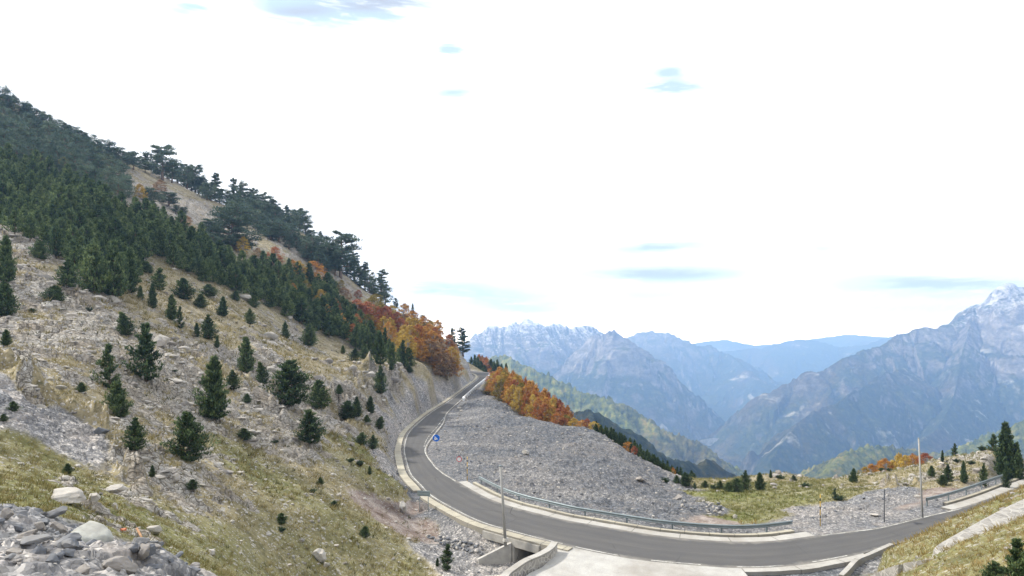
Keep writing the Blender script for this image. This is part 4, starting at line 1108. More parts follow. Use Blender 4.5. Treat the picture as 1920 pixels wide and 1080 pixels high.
# ------------------------------------------------------------------ culvert
root = empty('culvert', (1.1, 49.6, -19)); tag(root, 'concrete culvert opening under the road beside the stone parapet', 'culvert')
o3 = np.array([1.1, 49.6, -19.0])
A_, B_ = np.array(RL[int(15.6 * NS)] + NL[int(15.6 * NS)] * 1.1), np.array(RL[int(17.35 * NS)] + NL[int(17.35 * NS)] * 1.1)
dd = (B_ - A_) / np.linalg.norm(B_ - A_); nn_ = np.array([-dd[1], dd[0]]); 
if nn_ @ (np.array([0, 0]) - A_) > 0: nn_ = -nn_          # points away from the camera, into the bank
Lw = np.linalg.norm(B_ - A_)
def q2(a, b): p_ = A_ + dd * a + nn_ * b; return (p_[0] - o3[0], p_[1] - o3[1])
ia = (0.12 - A_[0]) * dd[0] + (49.9 - A_[1]) * dd[1]; ib = ia + 2.3
m_ = MB(); m_.prism([q2(-.2, -.04), q2(Lw + .2, -.04), q2(Lw + .2, .32), q2(-.2, .32)], 1.28, 1.93); m_.build('lintel', M['conc'], root, bevel=.02)
m_ = MB(); m_.prism([q2(ia - .55, -.02), q2(ia, -.02), q2(ia, 5.0), q2(ia - .55, 5.0)], -.4, 1.28); m_.build('side_wall', M['conc'], root, bevel=.02)
m_ = MB(); m_.prism([q2(ib, -.02), q2(ib + .55, -.02), q2(ib + .55, 5.0), q2(ib, 5.0)], -.4, 1.28); m_.build('side_wall', M['conc'], root, bevel=.02)
m_ = MB(); m_.prism([q2(ia, .35), q2(ib, .35), q2(ib, 5.6), q2(ia, 5.6)], 1.282, 1.5); m_.build('cover_slab', M['conc'], root)
m_ = MB(); w0 = np.array(q2(ia - .3, -.05)); w1_ = np.array([-2.75 - o3[0], 49.35 - o3[1]]); wd = (w1_ - w0) / np.linalg.norm(w1_ - w0); wn = np.array([-wd[1], wd[0]]) * .15
m_.prism([tuple(w0 + wn), tuple(w0 - wn), tuple(w1_ - wn), tuple(w1_ + wn)], -.6, [1.62, 1.62, .55, .55])
wv = MB(); m_.build('wing_wall', M['conc'], root, bevel=.02)

# ------------------------------------------------------------------ stone masonry
def masonry(name, sc=2.6, mortar=(.55, .53, .5), st=((.2, .19, .185), (.36, .345, .33)), flat=(1, 1, 1)):
    m, t = new_mat(name)
    pos = t.add('ShaderNodeNewGeometry').outputs['Position']
    mp = t.add('ShaderNodeMapping', {0: pos, 'Scale': flat}).outputs[0]
    e = t.voro(mp, sc, 'DISTANCE_TO_EDGE'); vc = t.add('ShaderNodeSeparateColor', {0: t.add('ShaderNodeTexVoronoi', {'Vector': mp, 'Scale': sc}).outputs['Color']}).outputs[0]
    n = t.noise(pos, 6, 4)
    s_ = t.mix(vc, st[0], st[1]); s_ = t.mix(t.rng(n, .3, .7, 0, .4), s_, (.45, .43, .4))
    k = t.rng(t.math('ADD', e, t.math('MULTIPLY', t.math('SUBTRACT', n, .5), .06)), .03, .09)
    finish(t, t.mix(k, mortar, s_), .9, bump(t, t.math('ADD', k, n), .6, .03), .15)
    return m
M['masonry'] = masonry('stone_masonry')
M['paved'] = masonry('mortared_stone_top', 2.6, (.34, .33, .31), ((.15, .145, .14), (.29, .28, .265)), (1, .75, 1))
wp = catmull(WALLP, 5); nw = nrm(wp, wp + np.array([[-1, .4]]))
root = empty('stone_wall', (1.0, 43.3, RZ)); tag(root, 'curved stone parapet with pale concrete cap at the corner of the apron', 'wall')
def band(A, B, z0, z1, name, mat, parent, o_):
    ob = strip(name, A - o_[:2], B - o_[:2], z0 - o_[2], z1 - o_[2], mat, parent, None); return ob
ow = np.array([1.0, 43.3, RZ])
band(wp - nw * .20, wp + nw * .20, -19.6, RZ + .62, 'wall_body', M['masonry'], root, ow)
band(wp - nw * .26, wp + nw * .26, RZ + .622, RZ + .76, 'cap', M['gutter'], root, ow)

def gline(px_list):
    out = []
    for a, b in px_list:
        h_ = hit(a, b); out.append(h_)
    return np.array(out)
mid = gline([(1600, 1096), (1640, 1081), (1690, 1071), (1740, 1052), (1790, 1026), (1850, 996), (1920, 958), (1990, 926), (2080, 890)])
ms = catmull(mid, 6); ms = np.stack([np.convolve(np.pad(ms[:, i], 7, mode='edge'), np.ones(15) / 15, mode='valid') for i in range(3)], 1); nm_ = nrm(ms[:, :2], ms[:, :2] + np.array([[0, 1]]))
wz = np.convolve(np.pad(ms[:, 2], 6, mode='edge'), np.ones(13) / 13, mode='valid') + .22
wc = strip('wall_top', ms[:, :2] - nm_ * .55, ms[:, :2] + nm_ * .55, wz - 1.4, wz, M['paved'], None, None)
wc.name = 'stone_wall'; tag(wc, 'low broad wall of grey mortared stones crossing the grass bank at the lower right', 'wall')
# concrete corner kerb at the grass bank
kc = catmull([P(1572, 1080, -16.9), P(1585, 1066, -16.85), P(1602, 1046, -16.75), P(1625, 1035, -16.7), P(1650, 1024, -16.7), P(1668, 1016, -16.7)], 5)
nk = nrm(kc, kc + np.array([[0, 1]]))
kb = strip('kerb_wall', kc, kc + nk * .32, -17.6, -16.78, M['gutter'], None, None)
tag(kb, 'pale bent concrete kerb wall between road and grass bank', 'kerb wall')
# pallet of pale boards in the ditch
px_, py_ = -1.25, 45.2; zt = float(zat(px_, py_)[0]) + .14
root = empty('wooden_pallet', (px_, py_, zt), radians(12)); tag(root, 'pale wooden pallet lying by the lower end of the parapet', 'pallet')
for i in range(6):
    m_ = MB(); m_.box((-.5 + i * .2, 0, .06), (.13, 1.15, .025)); m_.build('board', M['wood'], root)
for i in range(3):
    m_ = MB(); m_.box((0, -.5 + i * .5, 0), (1.2, .1, .09)); m_.build('bearer', M['wood'], root)

# ------------------------------------------------------------------ rocks
def rock_mesh(seed, mat, sub_=2, sharp=1.0, flat=.62):
    rs = np.random.RandomState(seed)
    bm = bmesh.new(); bmesh.ops.create_icosphere(bm, subdivisions=sub_, radius=1)
    cuts = [(unit(rs.normal(size=3)), rs.uniform(.38, .82)) for _ in range(17)]
    for v in bm.verts:
        p = np.array(v.co)
        for n_, d_ in cuts:
            k = p @ n_
            if k > d_: p = p - n_ * (k - d_)
        p *= 1 + .16 * float(fbm(np.array([p[0] * 2.2 + seed]), np.array([p[1] * 2.2 + p[2] * 1.9]), 3)[0]) + .025 * rs.normal() * sharp
        p[2] *= flat
        v.co = p
    me = bpy.data.meshes.new('rock'); bm.to_mesh(me); bm.free(); me.materials.append(M[mat]); return me
RK = {k: [rock_mesh(i * 7 + j, k, 3) for i in range(5)] for j, k in enumerate(('lime', 'blue', 'brownrock'))}
def rock(px, base, w, h, kind, label, v=0, rz=0.0, group=None, name='boulder', tilt=0.0, d=None):
    """boulder whose foot is seen at (px, base), w by h pixels in the photograph"""
    if d: x, y = (px - 960) / F * d, d; z = float(zat(x, y)[0])
    else:
        h_ = hit(px, base)
        if h_ is None: return
        x, y, z = h_
    k = y / F
    o = obj(name, RK[kind][v % 5]); sx = w * k / 2 / .85; sz = h * k / 2 / .55
    o.location = (x, y, z + sz * .35); o.scale = (sx, sx * random.uniform(.7, 1.0), sz); o.rotation_euler = (tilt, tilt * .6, rz)
    return tag(o, label, 'boulder', group)
for r_ in [
 (215, 925, 42, 20, 'lime', 'pale overhanging boulder with reddish hollow beneath it', 0, .2),
 (178, 946, 26, 20, 'lime', 'slanting pale slab of rock left below the overhanging boulder', 1, .6),
 (216, 958, 12, 16, 'lime', 'small upright pale stone below the overhanging boulder', 2, 1.1),
 (288, 1004, 27, 26, 'lime', 'rounded white boulder in the grass above the rubble', 3, .4),
 (330, 901, 20, 17, 'lime', 'white stone upslope between two small pines', 4, 2.0),
 (397, 1040, 20, 15, 'lime', 'small white boulder in grass beyond the rubble edge', 1, 2.5),
 (600, 1052, 30, 26, 'lime', 'jagged white boulder near the bottom of the slope', 2, .9),
 (612, 1064, 14, 16, 'lime', 'white stone leaning against the jagged white boulder', 0, 1.9),
 (460, 563, 22, 17, 'lime', 'big white boulder just below the edge of the forest', 3, .0),
 (302, 650, 34, 26, 'lime', 'tall pale rock outcrop beside the large open pine', 4, .3),
 (188, 812, 26, 14, 'blue', 'blue grey stone on the narrow scree tongue', 2, .8),
 (755, 960, 22, 30, 'lime', 'white rock face sticking out of the cut by the road sign', 0, .3),
 (120, 940, 90, 26, 'lime', 'long white ledge at the rim of the grey rubble', 2, .0),
 (100, 972, 44, 26, 'blue', 'dark blue angular rock below the white ledge', 3, .6),
 (38, 965, 34, 22, 'blue', 'dark blue boulder at the far left of the rubble', 1, 1.0),
 (272, 1072, 32, 36, 'blue', 'dark blue rounded boulder at the bottom of the rubble', 4, .4),
 (235, 1052, 34, 20, 'blue', 'dark slab behind the dark rounded boulder', 0, 1.7),
 (225, 1085, 70, 34, 'brownrock', 'broad brown grey boulder at the bottom edge', 2, .2),
 (120, 1052, 64, 34, 'blue', 'heavy dark boulder in front of the smooth pale boulder', 3, 1.2),
 (60, 1050, 54, 20, 'blue', 'flat slate grey boulder left of the heavy dark boulder', 4, .3),
 (28, 1063, 26, 18, 'brownrock', 'small brown boulder at the lower left', 1, .9),
 (50, 1008, 34, 18, 'brownrock', 'tilted brown slab in the middle of the rubble', 0, .5),
 (345, 1082, 52, 20, 'blue', 'flat grey slab at the bottom right of the rubble', 2, .2),
 (155, 1085, 46, 26, 'brownrock', 'brown grey rock between the broad boulder and the corner', 3, 1.5),
 (985, 852, 22, 12, 'lime', 'pale slab lying alone on the gravel slope', 1, 2.3),
 (1200, 902, 24, 10, 'brownrock', 'reddish boulder on the right part of the gravel slope', 2, .4),
 (1640, 967, 20, 6, 'lime', 'flat white stone on the gravel by the triangular sign', 3, .0),
 (1378, 972, 9, 9, 'lime', 'light stone at the lower edge of the green meadow', 4, .6),
 (1828, 944, 12, 6, 'lime', 'white stone above the start of the right hand guardrail', 0, .6),
 (1843, 897, 8, 5, 'lime', 'white stone under the bushy pines on the right hill', 2, .6),
 (1272, 938, 24, 12, 'brownrock', 'big pale block at the foot of the gravel slope by the meadow', 3, 1.0),
 (862, 762, 12, 4, 'lime', 'white slab beside the road near the concrete block', 1, .2),
 (865, 771, 9, 3, 'lime', 'flat white block on the gravel nearer than the slab', 4, 1.2),
]: rock(*r_)
rnd = random.Random(4)
for i in range(70):
    a, b = rnd.uniform(-10, 380), rnd.uniform(955, 1080)
    if b < 955 + max(0, a - 60) * .40: b = min(1085, 958 + max(0, a - 60) * .42 + rnd.uniform(0, 30))
    w_ = rnd.uniform(12, 34)
    rock(a, b, w_, w_ * rnd.uniform(.5, .8), rnd.choice(['blue', 'blue', 'brownrock']), 'angular grey rock among many in the rubble heap at the lower left', rnd.randrange(5), rnd.uniform(0, 6), 'grey rocks of the rubble heap', name='rock', tilt=rnd.uniform(-.4, .4))
for i in range(20):     # ring of stones of an old fold on the meadow
    an = i / 20 * 6.283; a, b = 1304 + cos(an) * 26, 947 + sin(an) * 8
    w_ = rnd.uniform(4, 9); rock(a, b, w_, w_ * .7, rnd.choice(['lime', 'blue']), 'grey stone in the low ring of stones on the meadow', rnd.randrange(5), rnd.uniform(0, 6), 'stones of the ring on the meadow', name='rock')
for i in range(22):
    a, b = 1338 + rnd.uniform(-12, 12), 955 + rnd.uniform(-8, 10); w_ = rnd.uniform(5, 10)
    rock(a, b, w_, w_ * .8, rnd.choice(['lime', 'lime', 'blue']), 'grey stone in the heap beside the stone ring', rnd.randrange(5), rnd.uniform(0, 6), 'stones heaped beside the ring', name='rock')
for i in range(70):
    a = rnd.uniform(800, 905); b = 1006 + (a - 800) * .22 + rnd.uniform(-5, 12) * min(1, (a - 790) / 50)
    w_ = rnd.uniform(4, 10); rock(a, b, w_, w_ * .7, 'blue' if rnd.random() < .75 else 'lime', 'dark rock in the pile behind the wing wall of the culvert', rnd.randrange(5), rnd.uniform(0, 6), 'dark rocks piled behind the culvert wing wall', name='rock')
# large smooth pale boulder in the rubble
h_ = hit(158, 1022); bm = bmesh_mod.new(); bmesh_mod.ops.create_icosphere(bm, subdivisions=4, radius=1)
for v in bm.verts:
    p = np.array(v.co); r_ = (abs(p[0]) ** 3.2 + abs(p[1]) ** 3.2 + abs(p[2]) ** 2.4) ** (1 / 2.9); p = p / max(r_, .2)
    for n_, d_ in (((-.9, -.25, .25), .50), ((.1, -.45, .85), .58), ((.75, -.5, .35), .74), ((-.35, -.85, .1), .6)):
        n_ = unit(np.array(n_)); k_ = p @ n_
        if k_ > d_: p = p - n_ * (k_ - d_) * .9
    p = p * (1 + .09 * float(fbm(np.array([p[0] * 1.7 + 3]), np.array([p[1] * 1.7 + p[2] * 2.1]), 3)[0])); v.co = p
me = bpy.data.meshes.new('boulder'); bm.to_mesh(me); bm.free(); me.materials.append(simple('pale_smooth_rock', (.37, .375, .345), .9, .35, 5.0, .8, .03, col2=(.25, .245, .23))); me.polygons.foreach_set('use_smooth', [True] * len(me.polygons))
o = obj('boulder', me); o.location = (h_[0], h_[1], h_[2] + .06); o.scale = (.50, .44, .30); o.rotation_euler = (radians(-6), radians(18), radians(-14)); tag(o, 'large smooth pale boulder half sunk in the grey rubble at the lower left', 'boulder')
# orange boards at the rim of the rubble
M['orange'] = simple('orange_board', (.42, .24, .13), .7, .2, 4, .1, .01)
for (a, b, l, rz, lab) in ((262, 1010, .75, -.75, 'longer orange brown board at the rim of the rubble'), (283, 1032, .45, -.8, 'shorter orange brown board below the longer one')):
    h_ = hit(a, b); m_ = MB(); m_.box((0, 0, 0), (l, .07, .04)); o = m_.build('board', M['orange'], bevel=.01); o.location = (h_[0], h_[1], h_[2] + .06); o.rotation_euler = (.1, .35, rz); tag(o, lab, 'board')
h_ = hit(231, 996); m_ = MB(); m_.prism([(-.09, -.03), (.06, -.06), (.1, .03), (-.03, .07)], 0, [.07, .04, .09, .06]); o = m_.build('plastic_scrap', simple('orange_plastic', (.55, .17, .08), .5, .1, 4, 0, 0)); o.location = (h_[0], h_[1], h_[2] + .02); tag(o, 'bright orange scrap at the rim of the rubble', 'scrap')

# loose stones and tufts: nobody could count them
def scatter(n, seed, wr, qr):
    rs = np.random.RandomState(seed); w_ = rs.uniform(*wr, n); q_ = rs.uniform(*qr, n)
    y_ = np.exp(q_) - A0; x_ = w_ * (y_ + A0); z_, c_, f_ = ground(x_, y_); rd, _ = road_dist(x_, y_)
    ok = (rd > .9) & ~inpoly(x_, y_, PADP) & ~inpoly(x_, y_, DITCHP)
    return rs, x_, y_, z_, c_, f_, rd, ok
def blob(seed):
    rs = np.random.RandomState(seed); bm = bmesh.new(); bmesh.ops.create_icosphere(bm, subdivisions=1, radius=1)
    v = np.array([v.co[:] for v in bm.verts]) * rs.uniform(.6, 1.1, (12 if len(bm.verts) == 12 else len(bm.verts), 1)); v[:, 2] *= .65
    f = np.array([[q.index for q in p.verts] for p in bm.faces]); bm.free(); return v, f
def slab(seed):
    rs = np.random.RandomState(seed); bm = bmesh.new(); bmesh.ops.create_icosphere(bm, subdivisions=2, radius=1); out = []
    cuts = [(unit(rs.normal(size=3)), rs.uniform(.3, .7)) for _ in range(12)]
    for v in bm.verts:
        p = np.array(v.co)
        for n_, d_ in cuts:
            k = p @ n_
            if k > d_: p = p - n_ * (k - d_)
        out.append(p * np.array([1.5, .8, .6]) + rs.normal(0, .02, 3))
    f = np.array([[q.index for q in p.verts] for p in bm.faces]); bm.free(); return np.array(out), f
def stones(n, seed, wr, qr, test, size, mats, label, name='loose_stones', shape=blob, sink=.15):
    rs, x_, y_, z_, c_, f_, rd, ok = scatter(n, seed, wr, qr)
    ok &= test(c_, x_, y_, rs, rd); x_, y_, z_ = x_[ok], y_[ok], z_[ok]; m = len(x_)
    s_ = size(rs, m, y_); Vs, Fs, mi = [], [], []; n0 = 0
    kinds = [shape(i + 50) for i in range(6)]; kk = rs.randint(0, 6, m)
    for k in range(6):
        sel = np.where(kk == k)[0]; v, f = kinds[k]
        if len(sel) == 0: continue
        an = rs.uniform(0, 6.283, len(sel)) if shape is blob else rs.normal(.55, .35, len(sel)); cs, sn = np.cos(an), np.sin(an)
        st_ = rs.uniform(.6, 1.2, (len(sel), 3))
        vx = v[None] * st_[:, None]; X = vx[..., 0] * cs[:, None] - vx[..., 1] * sn[:, None]; Y = vx[..., 0] * sn[:, None] + vx[..., 1] * cs[:, None]
        P3 = np.stack([X, Y, vx[..., 2]], -1) * s_[sel][:, None, None] + np.stack([x_[sel], y_[sel], z_[sel] + s_[sel] * sink], -1)[:, None]
        Vs.append(P3.reshape(-1, 3)); Fs.append((f[None] + (np.arange(len(sel)) * len(v))[:, None, None] + n0).reshape(-1, 3)); n0 += P3.shape[0] * P3.shape[1]
        mi.append(np.repeat(rs.randint(0, len(mats), len(sel)), len(f)))
    o = obj(name, mesh_np(name, np.concatenate(Vs), [np.concatenate(Fs)], [M[k] for k in mats], np.concatenate(mi)))
    return tag(o, label, None, None, 'stuff')
fx_ = lambda lo, hi, p=3: (lambda rs, m, y: (lo + (hi - lo) * rs.rand(m) ** p) * np.clip(y / 45, .45, 2.4))
QA, QB = math.log(A0 + 11), math.log(A0 + 170)
stones(42000, 1, (-1.0, -.05), (QA, QB), lambda c, x, y, rs, rd: (c[:, 1] < .4) & (rs.rand(len(x)) < .07 + .38 * (fbm(x / 5, y / 5, 3, ox=12) > -.05) * (1 - .55 * c[:, 2])), fx_(.035, .30, 6), ['lime', 'lime', 'brownrock'], 'pale stones scattered over the grassy slope')
stones(40000, 2, (-1.0, 1.0), (math.log(A0 + 9), QB), lambda c, x, y, rs, rd: (c[:, 1] > .5), fx_(.03, .17, 5), ['blue', 'blue', 'brownrock', 'lime'], 'grey rubble stones lying on the gravel', 'rubble')
stones(12000, 3, (.2, 1.0), (math.log(A0 + 18), math.log(A0 + 105)), lambda c, x, y, rs, rd: (c[:, 1] < .5) & (rs.rand(len(x)) < .06 + .5 * c[:, 0]), fx_(.05, .4, 4), ['lime', 'brownrock'], 'pale stones scattered over the right hand meadow and hill')
stones(5200, 11, (-1.0, -.1), (math.log(A0 + 24), math.log(A0 + 150)), lambda c, x, y, rs, rd: (c[:, 1] < .4) & (rs.rand(len(x)) < c[:, 0] * .9), fx_(.14, .62, 3), ['lime', 'lime', 'lime', 'brownrock'], 'pale limestone slabs breaking through the stony slope', 'rock_slabs', slab, -.08)
def tufts(n, seed, wr, qr, test, h, label, stops, name='grass'):
    rs, x_, y_, z_, c_, f_, rd, ok = scatter(n, seed, wr, qr)
    ok &= test(c_, x_, y_, rs, rd); x_, y_, z_ = x_[ok], y_[ok], z_[ok]; g = c_[ok, 2]; m = len(x_); B = 9
    hh = np.repeat(h * rs.uniform(.5, 1.3, m) * np.clip(y_ / 45, .6, 1.8), B); N = m * B
    p = np.c_[np.repeat(x_, B), np.repeat(y_, B), np.repeat(z_, B) - .02]; off = rs.normal(0, .32, (N, 2)) * hh[:, None]
    p[:, :2] += off
    dr = unit(np.c_[off / hh[:, None] * 1.1 + rs.normal(0, .25, (N, 2)), np.full(N, .9)])
    v, f = tri_blades(p, dr, hh * rs.uniform(.7, 1.2, N), hh * .075, rs)
    tone = np.clip(np.repeat(rs.rand(m) * .55 + .3 * (1 - g), B) + rs.uniform(-.1, .2, N), 0, 1)
    if name + '_m' not in M: M[name + '_m'] = leaf_mat(name + '_blades', stops, .3, .9, 0)
    o = obj(name, mesh_np(name, v, [f], [M[name + '_m']], attrs={'tone': np.repeat(tone, 3)}))
    return tag(o, label, None, None, 'stuff')
GS = [(0, (.09, .085, .025)), (.35, (.17, .15, .055)), (.7, (.28, .235, .12)), (1, (.38, .33, .2))]
tufts(34000, 5, (-1.0, -.02), (QA, math.log(A0 + 120)), lambda c, x, y, rs, rd: (c[:, 1] < .4) & (c[:, 3] < .6) & (rs.rand(len(x)) < (.25 + .75 * (1 - c[:, 0])) * (.35 + .65 * (fbm(x / 3, y / 3, 3, ox=33) > -.1))), .30, 'straw and olive grass tufts on the stony slope', GS, 'grass_tufts')
tufts(16000, 6, (.2, 1.05), (math.log(A0 + 15), math.log(A0 + 60)), lambda c, x, y, rs, rd: (c[:, 1] < .4) & (c[:, 3] < .6) & (y < 56), .30, 'long yellow grass on the bank at the lower right', [(0, (.13, .11, .035)), (.4, (.26, .2, .075)), (.75, (.39, .3, .14)), (1, (.46, .38, .21))], 'dry_grass')
tufts(11000, 7, (.2, 1.0), (math.log(A0 + 56), math.log(A0 + 105)), lambda c, x, y, rs, rd: (c[:, 1] < .4) & (c[:, 3] < .6), .2, 'short grass of the meadow and right hand hill', [(0, (.07, .08, .02)), (.35, (.14, .145, .045)), (.7, (.24, .22, .09)), (1, (.36, .32, .18))], 'meadow_grass')
tufts(5200, 8, (-1.0, -.02), (QA, math.log(A0 + 130)), lambda c, x, y, rs, rd: (c[:, 1] < .5) & (rs.rand(len(x)) < .25 + .75 * (fbm(x / 7, y / 7, 3, ox=3) > 0)), .26, 'low dark green and brown undergrowth on the stony slope', [(0, (.03, .04, .015)), (.4, (.055, .065, .025)), (.8, (.11, .10, .045)), (1, (.16, .12, .06))], 'undergrowth')

# pale river gravel on the valley floor
def far_hit(px, py):
    u, v = (px - 960) / F, (HY - py) / F; ys = np.exp(np.linspace(math.log(1200), math.log(9000), 900)); z = roofs(ys * u, ys)[0]; b = z > ys * v
    y = ys[np.argmax(b)] if b.any() else 4400.0
    return (u * y, y, v * y)
rg = random.Random(2); rows_ = []
for r_, (b, x0, x1) in enumerate(((821, 1336, 1347), (823, 1322, 1349), (825, 1314, 1347), (827.5, 1311, 1343), (830, 1316, 1339), (833, 1323, 1336), (836, 1327, 1332))):
    rows_.append([far_hit(x0 + (x1 - x0) * k / 9 + rg.uniform(-1.2, 1.2), b) for k in range(10)])
RVv = np.array(rows_).reshape(-1, 3); md = np.median(RVv[:, 1]); print('river', md, RVv[:, 1].min(), RVv[:, 1].max())
RVv = RVv * np.clip(md / RVv[:, 1], .93, 1.07)[:, None] * .985
q_ = [(r_ * 10 + k, (r_ + 1) * 10 + k, (r_ + 1) * 10 + k + 1, r_ * 10 + k + 1) for r_ in range(6) for k in range(9)]
n_ = len(RVv); o = obj('riverbed', mesh_np('riverbed', np.concatenate([RVv, RVv + np.array([0, 0, -60])]), [np.array(q_)], [simple('river_gravel', (.42, .42, .41), .9, .6, .035, 0, .1, col2=(.2, .22, .17))]))
o['kind'] = 'structure'; o['label'] = 'pale braided river gravel on the valley floor'
# ------------------------------------------------------------------ trees
YP = [pine_meshes(100 + i, **kw) for i, kw in enumerate([
    dict(), dict(R=.30, whorls=15, per=8, low=.02), dict(R=.22, whorls=16, per=7, top_taper=.7), dict(R=.33, whorls=12, per=9, low=.01, top_taper=.75, lumpy=.4),
    dict(R=.27, whorls=12, per=6, open_=.22, lumpy=.5, upsweep=.8, tufts=6), dict(R=.24, whorls=14, per=6, open_=.15, lumpy=.45, upsweep=.7), dict(R=.28, whorls=13, per=8, lean=.12, low=.01),
    dict(R=.25, whorls=17, per=8, blades=12)])]
FPN = [pine_meshes(200 + i, R=.26 + .02 * (i % 3), whorls=11, per=6, tufts=4, blades=9, bl=.075, low=.12, top_taper=.8) for i in range(6)]
SHB = [shrub_meshes(300 + i) for i in range(3)]
OLD = [old_pine_meshes(400, .36, 18, low=.2, thick=.6), old_pine_meshes(401, .32, 16, low=.25, thick=.7, cone=.2), old_pine_meshes(402, .28, 20, low=.12, cone=.85, thick=.5), old_pine_meshes(403, .34, 16, low=.25, thick=.8), old_pine_meshes(404, .30, 18, low=.12, cone=.6), old_pine_meshes(405, .36, 22, low=.05, dens=1.2, thick=.9)]
FOLD = [old_pine_meshes(420 + i, .30 + .03 * (i % 3), 13, low=.06, tufts=42, cone=.45 * (i % 2) + .15, thick=1.7) for i in range(4)]
_b = [beech_meshes(500 + i, R=.27 + .03 * i) for i in range(4)]
BM_ = {k: [(recolour(m[0], 'beech_' + k), m[1]) for m in _b] for k in BEECH}
rt = random.Random(9)
def crest_at(px):
    """the ground seen highest in a column of the picture"""
    u = (px - 960) / F; ys = np.exp(np.linspace(math.log(45), math.log(320), 1200)); z = zat(ys * u, ys); i = int(np.argmax(z / ys))
    return u * ys[i], ys[i], float(z[i])
def put(px, base, top, w, v, label, group=None, lib=YP, cat='pine', name='pine_tree', d=None):
    if d is None:
        h_ = hit(px, base)
        if h_ is None: h_ = crest_at(px)
        x, y, z = h_
    else: x, y = (px - 960) / F * d, d; z = float(zat(x, y)[0])
    ztop = (HY - top) / F * y; H = max(.25, ztop - z) * 1.02
    wide = (w * y / F) / H / .56
    return plant(name, cat, lib[v % len(lib)], (x, y, z - .03 * H), H, min(max(wide, .45), 2.2), label, group, rt.uniform(0, 6.28))
